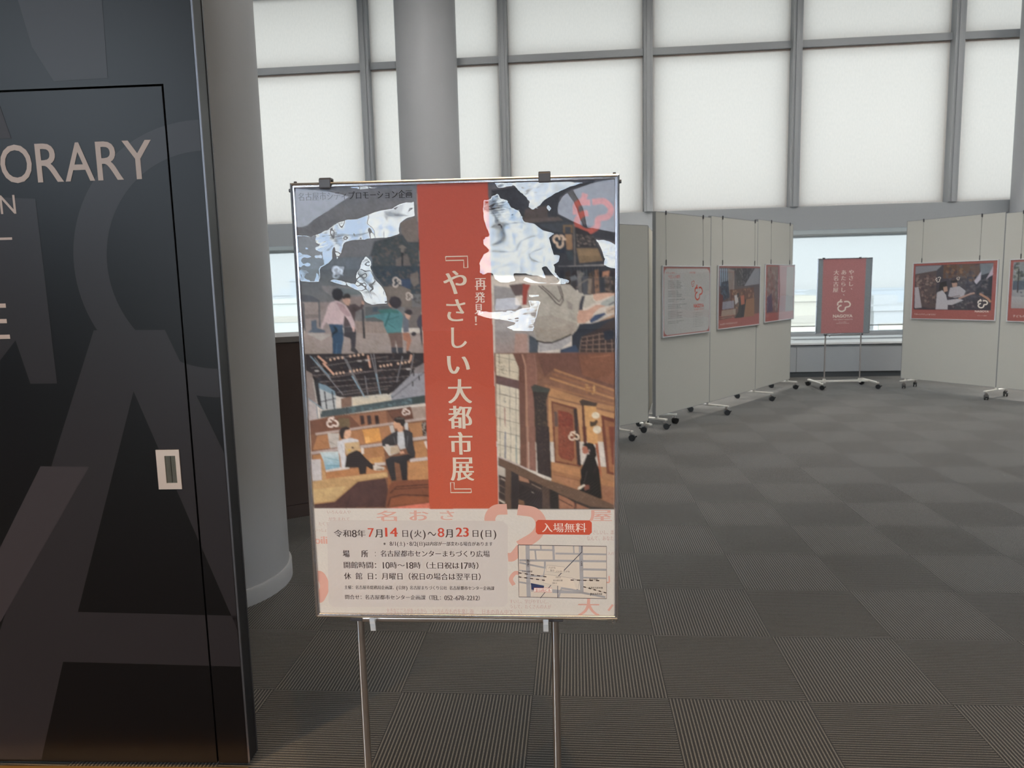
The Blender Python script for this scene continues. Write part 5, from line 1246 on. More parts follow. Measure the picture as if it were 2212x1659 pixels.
# ------------------------------------------------------------------ printing: a small software painter
INK = 1.02                                   # paper white relative to how the artwork colours were noted
class Canvas:
    def __init__(s, u0, v0, u1, v1, px, base):
        s.u0, s.v0, s.px = u0, v0, px; s.w = int(round((u1 - u0) / px)); s.h = int(round((v1 - v0) / px))
        s.a = np.empty((s.h, s.w, 3), np.float32); s.a[:] = lin(base)
    def mask(s, pts):
        P = (np.asarray(pts, float).reshape(-1, 2) - (s.u0, s.v0)) / s.px
        x0, y0 = np.floor(P.min(0)).astype(int) - 1; x1, y1 = np.ceil(P.max(0)).astype(int) + 1
        x0, y0 = max(x0, 0), max(y0, 0); x1, y1 = min(x1, s.w), min(y1, s.h)
        if x1 <= x0 or y1 <= y0: return None
        X, Y = np.meshgrid(np.arange(x0, x1) + .5, np.arange(y0, y1) + .5); m = np.zeros(X.shape, bool)
        for (ax, ay), (bx, by) in zip(P, np.roll(P, -1, 0)):
            if ay == by: continue
            c = ((ay > Y) != (by > Y)) & (X < (bx - ax) * (Y - ay) / (by - ay) + ax); m ^= c
        return (slice(y0, y1), slice(x0, x1)), m
    def poly(s, c, pts, a=1.0):
        r = s.mask(pts)
        if r is None: return
        k, m = r; v = s.a[k]; v[m] = v[m] * (1 - a) + lin(c).astype(np.float32) * a
    def grad(s, c0, c1, pts):
        r = s.mask(pts)
        if r is None: return
        k, m = r; V = np.asarray(pts, float).reshape(-1, 2)[:, 1]
        yy = (np.arange(k[0].start, k[0].stop) + .5) * s.px + s.v0; t = np.clip((yy - V.min()) / max(V.max() - V.min(), 1e-6), 0, 1)[:, None, None]
        g = (lin(c0) * (1 - t) + lin(c1) * t) * np.ones((1, m.shape[1], 1)); s.a[k][m] = g[m]
    def line(s, c, w, pts):
        P = np.asarray(pts, float).reshape(-1, 2)
        for p, q in zip(P, P[1:]):
            d = q - p; l = np.hypot(*d)
            if l < 1e-6: continue
            n = np.array([-d[1], d[0]]) / l * max(w, s.px) / 2; e = d / l * w * .2
            s.poly(c, np.array([p + n - e, q + n + e, q - n + e, p - n - e]))
    def ell(s, c, cx, cy, rx, ry, a=1.0):
        t = np.linspace(0, 2 * PI, 22, endpoint=False); s.poly(c, np.stack([cx + rx * np.cos(t), cy + ry * np.sin(t)], 1), a)
    def spots(s, cols, pts, n, r, rg):
        k = s.mask(pts)
        if k is None: return
        P = np.asarray(pts, float).reshape(-1, 2); a, b = P.min(0), P.max(0); keep = s.a[k[0]].copy()
        for i in range(n):
            q = a + rg.random(2) * (b - a); c = cols[rg.integers(len(cols))]; t = np.linspace(0, 2 * PI, 9, endpoint=False)
            rr = r * (.4 + rg.random(9) * .8); s.poly(c, np.stack([q[0] + rr * np.cos(t), q[1] + rr * .8 * np.sin(t)], 1), .75)
        v = s.a[k[0]]; v[~k[1]] = keep[~k[1]]
    def emblem(s, c, cx, cy, sz, ang, w):
        ca, sa = math.cos(ang), math.sin(ang)
        for st in EMBLEM:
            P = [((px - .5) * sz, (.5 - py) * sz) for px, py in cat_rom(st, 6)]
            s.line(c, w * sz, [(cx + a * ca - b * sa, cy + a * sa + b * ca) for a, b in P])
    def draw(s, ops, rg):
        for o in ops:
            k = o[0]
            if k == 'P': s.poly(o[1], o[2])
            elif k == 'G': s.grad(o[1], o[2], o[3])
            elif k == 'L': s.line(o[1], o[2], o[3])
            elif k == 'E': s.ell(o[1], *o[2])
            elif k == 'S': s.spots(o[1], o[2], o[3], o[4], rg)
            elif k == 'M': s.emblem(o[1], *o[2])
    def half(s):
        h, w = s.h // 2 * 2, s.w // 2 * 2; a = s.a[:h, :w]; s.a = (a[0::2, 0::2] + a[1::2, 0::2] + a[0::2, 1::2] + a[1::2, 1::2]) / 4
        s.px *= 2; s.h //= 2; s.w //= 2
def grain(shape, rg, amp):
    g = rg.normal(0, amp, shape[:2]).astype(np.float32); return (1 + g)[:, :, None]
def print_mat(name, gain, rough=.45):
    """printed paper: the ink colours are stored on the sheet's own mesh"""
    m = bpy.data.materials.new(name); m.use_nodes = True; t = m.node_tree; b = t.nodes['Principled BSDF']
    a = N(t, 'ShaderNodeAttribute', attribute_name='ink'); mx = N(t, 'ShaderNodeMix', data_type='RGBA', blend_type='MULTIPLY'); mx.inputs[0].default_value = 1
    mx.inputs[7].default_value = (gain, gain, gain, 1); mx.clamp_result = False; t.links.new(a.outputs['Color'], mx.inputs[6]); t.links.new(mx.outputs[2], b.inputs['Base Color'])
    b.inputs['Roughness'].default_value = rough; b.inputs['Specular IOR Level'].default_value = .2; return m
M['print'] = print_mat('printed_paper', INK)
def sheet(name, cv, fn, parent, m):
    """grid mesh carrying a painted canvas; fn maps (u, v) in mm to local coordinates"""
    h, w = cv.h, cv.w; U = cv.u0 + (np.arange(w + 1)) * cv.px; V = cv.v0 + (np.arange(h + 1)) * cv.px
    UU, VV = np.meshgrid(U, V); co = np.stack(fn(UU, VV), -1).reshape(-1, 3).astype(np.float32)
    a = np.pad(cv.a, ((0, 1), (0, 1), (0, 0)), mode='edge'); a2 = np.pad(cv.a, ((1, 0), (1, 0), (0, 0)), mode='edge'); col = np.concatenate([(a + a2) / 2, np.ones((h + 1, w + 1, 1), np.float32)], -1)
    i = (np.arange(h)[:, None] * (w + 1) + np.arange(w)[None]).ravel()
    F = np.stack([i, i + w + 1, i + w + 2, i + 1], 1)
    me = bpy.data.meshes.new(name); me.vertices.add(len(co)); me.vertices.foreach_set('co', co.ravel())
    me.loops.add(F.size); me.loops.foreach_set('vertex_index', F.ravel().astype(np.int32)); me.polygons.add(len(F))
    me.polygons.foreach_set('loop_start', np.arange(0, F.size, 4, dtype=np.int32)); me.polygons.foreach_set('loop_total', np.full(len(F), 4, np.int32))
    at = me.color_attributes.new('ink', 'FLOAT_COLOR', 'POINT'); at.data.foreach_set('color', col.reshape(-1).astype(np.float32))
    me.update(calc_edges=True); me.materials.append(m); o = bpy.data.objects.new(name, me); link(o, parent); return o

# ------------------------------------------------------------------ the near poster
rg = np.random.default_rng(5)
W_, H_ = 752.0, 1054.0
cv = Canvas(10, 10, 742, 1044, .75, (205, 196, 188))
cv.draw(ART, rg)
BL, BT = 10, 774.6
cv.grad((206, 198, 190), (202, 193, 184), [8, BT, 745, 775.8, 745, 1046, 8, 1046])
cv.grad((178, 80, 66), (186, 84, 58), BAND[0])
cv.half(); cv.a *= grain(cv.a.shape, rg, .03)
def blur(a, n):
    for ax in (0, 1):
        for _ in range(n): a = (np.roll(a, 1, ax) + 2 * a + np.roll(a, -1, ax)) / 4
    return a
_ph = np.ones(cv.a.shape[:2], bool); _ph[int((774.6 - 10) / cv.px):] = False
_bd = Canvas(10, 10, 742, 1044, cv.px, (0, 0, 0)); _bd.poly((255, 255, 255), BAND[0]); _ph &= _bd.a[:cv.h, :cv.w, 0] < .5
_mt = sum(k * blur(rg.normal(0, 1, cv.a.shape[:2]), n) * math.sqrt(n * 1.5 + 1) for k, n in ((.05, 2), (.05, 12), (.045, 60)))       # photographic mottle
_bl = np.stack([blur(cv.a[..., i], 1) for i in range(3)], -1)
cv.a = np.where(_ph[..., None], _bl * (1 + 1.3 * np.clip(_mt, -.3, .3))[..., None], cv.a).astype(np.float32)
fz = lambda d: (lambda u, v: ((u - W_ / 2) * .001, d + 0 * u, (H_ - v) * .001))
PR = sheet('print', cv, fz(-.0040), POST, M['print'])
INKC = {'ink': (62, 48, 48), 'inkgrey': (34, 33, 40), 'red': (196, 72, 52), 'cream': (214, 200, 184), 'creamlt': (226, 204, 194), 'pale': (190, 158, 150), 'pale2': (208, 158, 144),
        'infobox': (198, 188, 182), 'badge': (194, 78, 54), 'mapbg': (204, 190, 176), 'mapbg2': (212, 196, 180), 'road': (160, 156, 158), 'line': (66, 66, 80), 'navy': (44, 56, 92), 'white': (226, 216, 206)}
inks = list(INKC); im = [mat('ink_' + k, tuple(np.clip(255 * (np.where(lin(c) * INK <= .0031308, lin(c) * INK * 12.92, 1.055 * (lin(c) * INK) ** (1 / 2.4) - .055)), 0, 255)), .5, 0, .2, .01) for k, c in INKC.items()]
mi = {k: i for i, k in enumerate(inks)}
fl_ = lambda d: (lambda u, v: ((u - W_ / 2) * .001, d, (H_ - v) * .001))
def flip(fn): return lambda u, v: fn(u, -v)
lt = NB(); layer = {'pale2': -.00415, 'pale': -.0042, 'infobox': -.00425, 'mapbg': -.00425, 'badge': -.00425, 'road': -.0043, 'mapbg2': -.00445, 'navy': -.0045, 'white': -.00455, 'line': -.0044}
def pts2(a): return [(a[i], a[i + 1]) for i in range(0, len(a), 2)]
for o in VEC:
    k, cc, P = o[0], o[1], pts2(o[2]); d = layer.get(cc, -.0046); fn = fl_(d)
    if k == 'poly': add_poly(lt, P, fn, mi[cc])
    elif k == 'rib': add_ribbon(lt, P, o[3], fn, mi[cc], smooth=(cc in ('pale2', 'pale')))
    elif k == 'loop': add_ribbon(lt, P + [P[0]], o[3], fn, mi[cc], smooth=False)
    elif k == 'dash':
        (ax, ay), (bx, by) = P; n = 9
        add_ribbon(lt, P, .5, fl_(-.0045), mi['ink'], False)
        for q in range(0, n, 2): add_ribbon(lt, [(ax + (bx - ax) * q / n, ay + (by - ay) * q / n), (ax + (bx - ax) * (q + 1) / n, ay + (by - ay) * (q + 1) / n)], o[3], fl_(-.0046), mi['ink'], False)
for s_, x0, x1, y0, y1, cc, md in TXT:
    fn = flip(fl_(layer.get(cc, -.0047)))
    if md == 'line': text_line(lt, s_, x0, x1, -y1, -y0, fn, mi[cc])
    elif md == 'glyph': text_box(lt, s_, x0, x1, -y1, -y0, fn, mi[cc], -.004, serif=(x1 - x0 > 3 and s_ not in '～！'))
    elif md == 'bra':      # corner brackets of the vertical title, drawn as double outline
        w = 2.6; t = 9.0
        if s_ == '『': P = [(x0, y0), (x1, y0), (x1, y1), (x1 - t, y1), (x1 - t, y0 + t), (x0, y0 + t), (x0, y0)]
        else: P = [(x1, y1), (x0, y1), (x0, y0), (x0 + t, y0), (x0 + t, y1 - t), (x1, y1 - t), (x1, y1)]
        add_ribbon(lt, P, w, fl_(-.0047), mi[cc], smooth=False)
for s_, x0, x1, y0, y1 in TXTV:
    n = len(s_); hh = (y1 - y0) / n
    for i, ch in enumerate(s_): text_line(lt, ch, x0, x1, -(y0 + (i + 1) * hh), -(y0 + i * hh), flip(fl_(-.0047)), mi['ink'], serif=False)
o = obj('lettering', lt, im, PR); plabel(o, 'printed lettering, information box and small map')

# clear film over the print: slightly wavy, its slope decides which part of the room behind the camera it mirrors
du = 2.0; nu, nv = int((W_ - 20) / du) + 1, int((H_ - 20) / du) + 1
UU, VV = np.meshgrid(10 + np.arange(nu) * du, 10 + np.arange(nv) * du)
mk = Canvas(10 - du / 2, 10 - du / 2, 10 - du / 2 + nu * du, 10 - du / 2 + nv * du, du, (0, 0, 0))
for P in GLEAM: mk.poly((255, 255, 255), P)
m0 = mk.a[:nv, :nu, 0].astype(float)
def wav(a, b, sx, sy, seed):
    r = np.random.default_rng(seed); z = 0
    for _ in range(7):
        ang = r.normal(0, 1.0); fx, fy = math.cos(ang) * sx * r.uniform(.5, 1.8), math.sin(ang) * sy * r.uniform(.5, 1.8); z = z + np.sin(a * fx + b * fy + r.uniform(0, 6.28))
    return z / 3
def gmask(L):
    mk.a[:] = 0
    for P in L: mk.poly((255, 255, 255), P)
    return mk.a[:nv, :nu, 0].astype(float)
mm = blur(m0, 1); mv = blur(gmask(VEIL), 1) * (1 - mm); md = blur(gmask(DARK), 1) * (1 - mm) * (1 - mv)
MW = POST.matrix_basis
cw = np.array(cam.matrix_world.translation)
Pl = np.stack([(UU - W_ / 2) * .001, -.0078 + 0 * UU, (H_ - VV) * .001], -1)
Mr = np.array(MW.to_3x3()); Pw = Pl @ Mr.T + np.array(MW.translation)
Vd = Pw - cw; Vd /= np.linalg.norm(Vd, axis=-1, keepdims=True)
# flat reflection, then where it is bent to: gleaming patches look out of the windows, the others at ceiling and pier
n0 = Mr @ np.array([0, -1.0, 0]); R0 = Vd - 2 * (Vd @ n0)[..., None] * n0; tt = (YB + .05 - Pw[..., 1]) / R0[..., 1]; T0 = Pw + R0 * tt[..., None]
wx, wz = wav(UU, VV, .035, .05, 3), wav(UU, VV, .05, .035, 9); fx_, fz_ = wav(UU, VV, .16, .22, 21), wav(UU, VV, .2, .16, 33)
left = UU < 330
rid = (1 - np.abs(wav(UU, VV, .05, .09, 41))).clip(0, 1) ** 5; rid2 = (1 - np.abs(wav(UU, VV, .09, .05, 57))).clip(0, 1) ** 5
bx = np.where(left, -4.6 + (UU - 30) / 260 * 1.6 + .35 * wx + .20 * fx_ - .5 * rid2, -.46 + .26 * wx + .16 * fx_ + .35 * rid2)
str_ = wav(UU, VV, .30, .85, 77) * np.clip(wav(UU, VV, .02, .03, 88) + .25, 0, 1)
bz = 2.02 + .42 * wz + .14 * fz_ - .75 * rid + .34 * str_
mid = np.stack([np.where(left, -2.4, -1.6) + .2 * wx, np.full_like(bx, -5.2), np.full_like(bx, ZC)], -1)        # ceiling
pier = np.stack([-1.5 + .1 * wx, np.full_like(bx, YB + .05), np.full_like(bx, 1.7) + .1 * wz], -1)              # dark pier
veil = np.stack([-2.32 + .10 * wx, np.full_like(bx, YB - .03), 1.7 + .5 * wz], -1)                             # blind added for the veil
low = np.stack([np.clip(T0[..., 0] * .3 - 1.4, -1.9, -1.15), np.full_like(bx, YB + .05), np.minimum(T0[..., 2], .55) + .05 * wz], -1)
l1 = np.clip((VV - 340) / 25, 0, 1)[..., None]; l2 = np.clip((VV - 372) / 25, 0, 1)[..., None]
rest = mid * (1 - md[..., None]) + pier * md[..., None]
rest = rest * (1 - l1) + pier * l1; rest = rest * (1 - l2) + low * l2
mr_ = np.clip((mm + mv), 0, 1)[..., None]
bx = np.where(left, np.clip(bx, -4.8, -2.8), np.clip(bx, -1.0, .07)); gl = np.stack([bx, np.full_like(bx, YB + .05), bz], -1)
T = gl * mm[..., None] + veil * mv[..., None] + rest * (1 - mr_)
Ld = T - Pw; Ld /= np.linalg.norm(Ld, axis=-1, keepdims=True); Nw = Ld - Vd; Nw /= np.linalg.norm(Nw, axis=-1, keepdims=True); Nl = Nw @ Mr
# real ripples a fraction of a millimetre high
Pl[..., 1] += .0006 * wx * np.clip(1 - VV / 600, 0, 1) - .0003
i = (np.arange(nv - 1)[:, None] * nu + np.arange(nu - 1)[None]).ravel(); Fq = np.stack([i, i + nu, i + nu + 1, i + 1], 1)
me = bpy.data.meshes.new('film'); me.from_pydata(Pl.reshape(-1, 3).tolist(), [], Fq.tolist()); me.polygons.foreach_set('use_smooth', [True] * len(me.polygons))
me.update(); me.normals_split_custom_set_from_vertices([tuple(v) for v in Nl.reshape(-1, 3)]); me.materials.append(M['film'])
fo = bpy.data.objects.new('film', me); link(fo, POST); plabel(fo, 'wavy clear film with bright window reflections')


# ------------------------------------------------------------------ the smaller prints
M['printfar'] = print_mat('printed_paper_far', 0.92)
def small_print(t, W, H, paint, letter=None, px=4.0, seed=1, film=True, wave=0.0):
    """paint(canvas) in mm of the sheet, letter(bm, fn) adds vector print in mm (v down)"""
    r = np.random.default_rng(seed); c = Canvas(9, 9, W * 1000 - 9, H * 1000 - 9, px / 2, (200, 196, 190)); paint(c, r); c.half(); c.a = (c.a * .86 + .035) * grain(c.a.shape, r, .05)  # blacks lifted: veiling haze painted into the ink colours
    f = lambda u, v: ((u - W * 500) * .001, -.0032 + 0 * u, (H * 1000 - v) * .001); p = sheet('print', c, f, t, M['printfar'])
    if letter:
        fn = lambda u, v: ((u - W * 500) * .001, -.0037, (H * 1000 - v) * .001)
        for nm, draw in (letter if isinstance(letter, list) else [('lettering', letter)]):
            b = NB(); draw(b, fn); obj(nm, b, [M['inkw'], M['inkr'], M['inkk']], p)
    if film:
        b = NB(); nx, nz = 40, 12; g = [[b.verts.new(((-.5 + i / nx) * (W - .02), -.0062 + .0005 * math.sin(i * .35 + seed) * math.cos(j * .5), .01 + (H - .02) * j / nz)) for i in range(nx + 1)] for j in range(nz + 1)]
        for j in range(nz):
            for i in range(nx): b.faces.new((g[j][i], g[j][i + 1], g[j + 1][i + 1], g[j + 1][i]))
        obj('cover_sheet', b, M['filmfar'], t, True)
M['inkw'] = mat('ink_white', (228, 214, 208), .5, 0, .2, .01); M['inkr'] = mat('ink_coral', (205, 92, 76), .5, 0, .2, .01); M['inkk'] = mat('ink_black', (52, 50, 54), .5, 0, .2, .01)
CORAL = (176, 98, 92)
# red poster on the far stand
def p_red(c, r):
    c.poly((140, 150, 156), [0, 0, 760, 0, 760, 1060, 0, 1060]); c.poly((190, 126, 126), [76, 9, 664, 9, 664, 1046, 76, 1046])
def l_red(b, fn):
    f = lambda u, v: fn(u, -v)
    for s, x0, y0, st in (('やさし、', 428, 160, 80), ('あたらし、', 324, 160, 80), ('大名古屋', 222, 160, 80)):
        y = y0
        for ch in s:
            if ch == '、': text_line(b, ch, x0 + 36, x0 + 106, -(y + 44), -(y - 26), f, 0, serif=False)
            else: text_line(b, ch, x0 - 2, x0 + 78, -(y + 74), -y, f, 0, serif=True)
            y += st
    add_emblem(b, 382, 655, 170, f2(fn), 0, .115)
    text_box(b, 'NAGOYA', 236, 508, -826, -782, f, 0, .030); text_box(b, 'THE GREAT NAGOYA', 240, 512, -860, -846, f, 0, 0); text_box(b, 'あたらしい大都市へ', 320, 430, -894, -882, f, 0, 0); text_box(b, 'NAGOYA CITY PROMOTION', 286, 464, -912, -902, f, 0, 0)
def f2(fn): return lambda u, v: fn(u, v)
_ae = add_emblem
def add_emblem(bm, cx, cy, s, fn, mi=0, w=.10, ang=0.0): _ae(bm, cx, -cy, s, lambda u, v: fn(u, -v), mi, w, ang)
small_print(POST2, .752, 1.054, p_red, l_red, 6, 2)
# text print
def rrect(x0, y0, x1, y1, q): return [x0 + q, y0, x1 - q, y0, x1 - q * .3, y0 + q * .3, x1, y0 + q, x1, y1 - q, x1 - q * .3, y1 - q * .3, x1 - q, y1, x0 + q, y1, x0 + q * .3, y1 - q * .3, x0, y1 - q, x0, y0 + q, x0 + q * .3, y0 + q * .3]
def p_text(c, r):
    c.poly(CORAL, [0, 0, 1100, 0, 1100, 760, 0, 760]); c.poly((200, 200, 198), rrect(28, 30, 1022, 728, 60))
def l_text(b, fn):
    f = lambda u, v: fn(u, -v)
    text_line(b, 'やさしいまち', 62, 250, -88, -64, f, 1, False); text_line(b, '大名古屋', 560, 690, -86, -62, f, 1, False); text_line(b, 'やさしい大都市', 112, 360, -136, -96, f, 1, False)
    y = 156
    for n in ([17, 19, 18, 22, 18], [14, 15, 20, 19], [24, 9], [28, 17, 19], [14, 21, 15, 20, 21], [23, 15]):
        for k in n:
            text_line(b, ('大きなまちにやさしいこころがあつまりあたらしい毎日をつくる名古屋のまち' * 2)[:k], 108, 108 + 14.5 * k, -(y + 12.5), -y, f, 2, True); y += 18
        y += 17
    add_emblem(b, 770, 290, 165, fn, 1, .11); add_emblem(b, 640, 190, 66, fn, 1, .10, .4)
    text_box(b, 'NAGOYA', 660, 890, -462, -418, f, 1, .030); text_box(b, 'THE GREAT NAGOYA', 662, 890, -486, -474, f, 1, 0)
    for k in range(9): text_line(b, 'やさしい大都市をめざすまちのしるしです'[:19 - k % 3], 640, 890 - 12 * (k % 3), -(522 + k * 19), -(513 + k * 19), f, 2, False)
small_print(HP['text'], 1.04, .752, p_text, l_text, 6, 3)
# lounge print
def p_lounge(c, r):
    W, H = 1170, 752
    c.poly(CORAL, [0, 0, W, 0, W, H, 0, H]); c.grad((74, 80, 92), (120, 92, 84), [30, 30, W - 10, 30, W - 10, 600, 30, 640])
    c.poly((58, 58, 66), [420, 34, 1000, 34, 820, 240, 520, 250]); c.spots([(120, 118, 124), (70, 70, 80), (96, 92, 98)], [430, 40, 980, 40, 820, 230, 530, 240], 90, 20, r)
    c.poly((150, 152, 160), [1000, 34, 1140, 34, 1140, 230, 700, 250])
    for k in range(5): c.poly((150, 170, 190), [40 + k * 52, 40, 76 + k * 52, 40, 70 + k * 50, 230, 40 + k * 50, 250])
    c.poly((150, 138, 132), [250, 40, 420, 60, 430, 330, 270, 330]); c.poly((62, 76, 92), [60, 200, 260, 180, 300, 380, 90, 420]); c.spots([(84, 104, 124), (50, 60, 76)], [60, 200, 260, 180, 300, 380, 90, 420], 40, 22, r)
    c.poly((112, 74, 62), [300, 290, 980, 270, 1000, 420, 320, 440]); c.spots([(150, 112, 86), (90, 60, 54), (176, 136, 104)], [320, 300, 980, 280, 980, 520, 320, 520], 70, 26, r)
    c.poly((160, 116, 84), [700, 420, 1000, 400, 1010, 640, 700, 650])
    c.poly((110, 60, 56), [40, 330, 130, 350, 120, 640, 40, 660]); c.poly((158, 158, 172), [120, 430, 420, 420, 420, 510, 110, 520]); c.poly((176, 160, 146), [100, 530, 470, 520, 470, 590, 90, 600])
    c.poly((206, 202, 202), [430, 360, 520, 350, 540, 440, 460, 470]); c.poly((52, 44, 48), [500, 330, 560, 330, 560, 380, 510, 390]); c.poly((44, 44, 54), [560, 380, 760, 420, 700, 640, 420, 650, 540, 560]); c.poly((190, 110, 84), [600, 370, 700, 360, 720, 470, 620, 480])
    c.poly(CORAL, [0, 640, W, 630, W, H, 0, H]); c.line((206, 150, 136), 5, [40, 600, 440, 596]); c.line((206, 150, 136), 4, [40, 622, 420, 618])
def l_lounge(b, fn): text_line(b, 'みんながくつろげるまちのリビング', 60, 520, -704, -678, lambda u, v: fn(u, -v), 0, False)
small_print(HP['lounge'], 1.17, .752, p_lounge, l_lounge, 6, 4)
def p_mural(c, r):
    W, H = 1070, 760
    c.poly(CORAL, [0, 0, W, 0, W, H, 0, H]); c.grad((140, 128, 124), (120, 96, 96), [60, 30, 480, 30, 480, 640, 60, 640]); c.spots([(160, 150, 144), (110, 80, 80), (150, 118, 116)], [70, 40, 470, 40, 470, 620, 70, 620], 70, 40, r)
    c.poly((74, 74, 104), [70, 430, 230, 380, 280, 620, 70, 630]); c.poly((150, 80, 76), [430, 30, 760, 30, 740, 640, 460, 640]); c.poly((150, 136, 128), [760, 30, 1040, 30, 1040, 640, 740, 640])
small_print(HP['mural'], 1.07, .760, p_mural, None, 8, 5)
# market print
def p_market(c, r):
    W, H = 1100, 758
    c.poly(CORAL, [0, 0, W, 0, W, H, 0, H]); c.grad((78, 76, 86), (64, 62, 72), [36, 40, 1040, 40, 1040, 628, 36, 628])
    c.poly((150, 152, 160), [40, 44, 400, 44, 330, 110, 40, 160]); c.poly((96, 84, 84), [40, 150, 330, 110, 340, 600, 260, 610, 60, 560])
    c.spots([(140, 112, 108), (70, 62, 68), (112, 96, 96), (160, 140, 134)], [50, 170, 320, 140, 330, 560, 60, 540], 80, 24, r)
    c.poly((196, 190, 196), [40, 330, 90, 320, 150, 600, 50, 610])
    c.poly((110, 84, 70), [420, 44, 880, 44, 880, 190, 420, 220]); c.spots([(150, 112, 84), (72, 68, 76), (104, 96, 100)], [430, 50, 860, 50, 860, 260, 430, 280], 60, 26, r)
    c.poly((130, 138, 146), [880, 44, 1040, 44, 1040, 200, 900, 200]); c.poly((46, 50, 62), [820, 210, 1040, 150, 1040, 460, 860, 430]); c.poly((206, 200, 214), [820, 260, 900, 140, 900, 240, 850, 300]); c.poly((206, 190, 204), [960, 250, 1040, 80, 1040, 190, 1000, 210])
    c.spots([(90, 92, 104), (58, 58, 70), (120, 112, 116)], [560, 260, 1000, 240, 1010, 600, 560, 610], 120, 22, r)
    c.poly((44, 40, 46), [380, 270, 470, 250, 480, 400, 440, 440, 370, 380]); c.poly((198, 160, 142), [430, 330, 480, 320, 490, 380, 440, 400])
    c.poly((204, 200, 206), [350, 400, 420, 370, 470, 430, 490, 500, 640, 480, 700, 500, 560, 560, 500, 560, 500, 622, 340, 622])
    c.poly((48, 44, 50), [520, 250, 600, 235, 620, 290, 540, 300]); c.poly((200, 162, 144), [540, 280, 610, 275, 605, 330, 550, 330]); c.poly((196, 192, 200), [520, 340, 640, 320, 720, 380, 700, 450, 580, 470, 500, 450])
    c.line((200, 160, 144), 22, [640, 480, 780, 420, 830, 410]); c.line((196, 150, 126), 26, [900, 420, 1000, 480, 1030, 520])
    c.line((120, 92, 86), 8, [500, 470, 650, 440])
_n = lambda fn: (lambda u, v: fn(u, -v))
l_market = [('emblem', lambda b, fn: add_emblem(b, 940, 540, 110, fn, 0, .15)), ('emblem', lambda b, fn: add_emblem(b, 360, 225, 66, fn, 0, .13, .5)), ('emblem', lambda b, fn: add_emblem(b, 620, 220, 40, fn, 0, .13, .5)),
            ('wordmark', lambda b, fn: text_box(b, 'NAGOYA', 850, 1020, -652, -628, _n(fn), 0, .02)), ('caption', lambda b, fn: text_line(b, 'であいにやさしいまちかど', 46, 350, -702, -678, _n(fn), 0, False)),
            ('caption', lambda b, fn: text_line(b, 'やさしい大都市', 880, 1000, -700, -688, _n(fn), 0, False))]
small_print(HP['market'], 1.10, .758, p_market, l_market, 6, 6)
def p_park(c, r):
    W, H = 1080, 756
    c.poly(CORAL, [0, 0, W, 0, W, H, 0, H]); c.grad((150, 156, 160), (176, 174, 176), [46, 36, W - 40, 36, W - 40, 590, 46, 590]); c.spots([(92, 104, 92), (124, 128, 110), (70, 78, 84), (160, 160, 150)], [50, 40, 1000, 40, 1000, 220, 50, 260], 130, 30, r)
    c.poly((86, 100, 116), [50, 260, 1000, 240, 1000, 350, 50, 370]); c.line((60, 60, 64), 16, [110, 120, 110, 400]); c.spots([(90, 96, 104), (60, 70, 84)], [60, 370, 900, 350, 900, 450, 60, 470], 40, 18, r); c.grad((190, 188, 190), (178, 172, 172), [46, 450, W - 40, 450, W - 40, 590, 46, 590])
def l_park(b, fn):
    f = lambda u, v: fn(u, -v); text_line(b, '子どもの笑顔にやさしいまち', 70, 560, -700, -668, f, 0, False)
small_print(HP['park'], 1.08, .756, p_park, l_park, 6, 7)


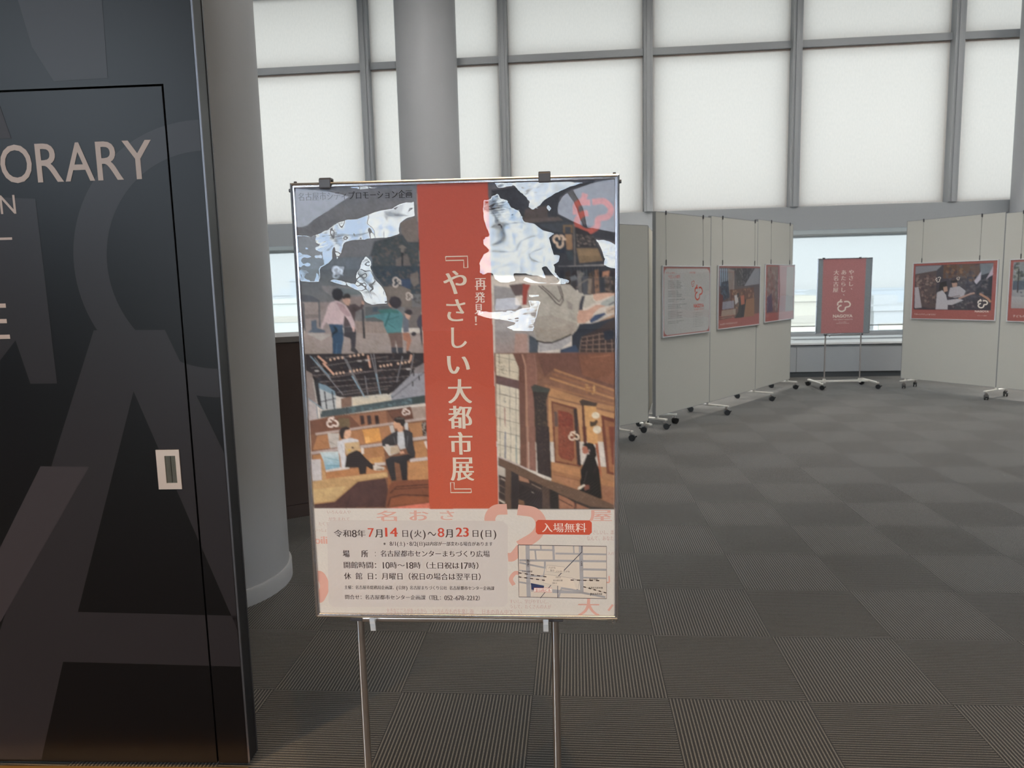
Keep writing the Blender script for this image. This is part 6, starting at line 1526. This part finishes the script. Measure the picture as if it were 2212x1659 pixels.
# ------------------------------------------------------------------ the hazy city far below the windows
M['cityg'] = mat('hazy_ground', (118, 120, 118), .95, 0, .1, .25, .02)
b = NB(); add_box(b, -2500, 2500, 16, 5000, -50.5, -50); struct('ground', b, M['cityg'])
def tower(x, y, w, d, h, col, label, floors=0, wcol=None, roof=0, wins=0):
    t = thing('building', label, 'building', (x, y, -50), 0, 'pale buildings of the city beyond the low windows')
    nm = 'facade_%d_%d_%d' % col; m = mat(nm, col, .9, 0, .1, .04, .3); m2 = mat('hazy_window_band', wcol or (108, 110, 110), .8, 0, .1, .05, .3)
    bm = NB(); add_box(bm, -w / 2, w / 2, 0, d, 0, h); obj('wall', bm, m, t)
    bm = NB(); add_box(bm, -w / 2 - .3, w / 2 + .3, -.3, d + .3, h, h + 1.0); obj('parapet', bm, m, t)
    for k in range(floors):
        bm = NB(); z = h - 2.6 - k * 3.4; add_box(bm, -w / 2 + 1, w / 2 - 1, -.15, .1, z - 1.3, z); obj('window_band', bm, m2, t)
    if roof: bm = NB(); add_box(bm, -w * .2, w * .15, d * .3, d * .6, h + 1, h + 1 + roof); obj('roof_hut', bm, m, t)
def at(px, py, Y):
    """world x and height of a spot seen in the view at distance Y"""
    c = np.array([(px - 1106) / 1591.0, -(py - 829.5) / 1591.0]); d = np.array(_f) + c[0] * np.array(_r) + c[1] * np.array(_u); k = Y / d[1]; return d[0] * k, 1.512 + d[2] * k
def place(px0, px1, pyt, Y, d, col, label, **kw):
    a, z = at(px0, pyt, Y); c, _ = at(px1, pyt, Y); tower((a + c) / 2, Y, c - a, d, z + 50, col, label, **kw)
place(1700, 1772, 652, 140, 30, (132, 126, 112), 'cream office block with floor bands, left of the far red poster', floors=6, wcol=(122, 116, 104))
place(1772, 1880, 690, 220, 30, (128, 126, 120), 'low wide block hidden behind the far red poster', floors=2)
place(1888, 2050, 672, 160, 40, (124, 124, 122), 'low grey-white roofed block right of the far red poster', roof=2, floors=1)
place(1640, 1740, 632, 420, 60, (122, 124, 124), 'distant pale block behind the cream office block', floors=0)
place(1830, 1990, 628, 600, 60, (118, 122, 124), 'faint far roofline right of the far red poster')
place(626, 648, 608, 330, 30, (118, 120, 120), 'hazy slim tower rising over the roofs, left of the big poster', floors=0)
place(560, 690, 657, 150, 40, (132, 132, 124), 'long white building with two dark window bands, left of the big poster', floors=3, wcol=(114, 114, 108))
place(560, 640, 640, 380, 40, (126, 126, 124), 'far low roofs behind the long white building', roof=3)
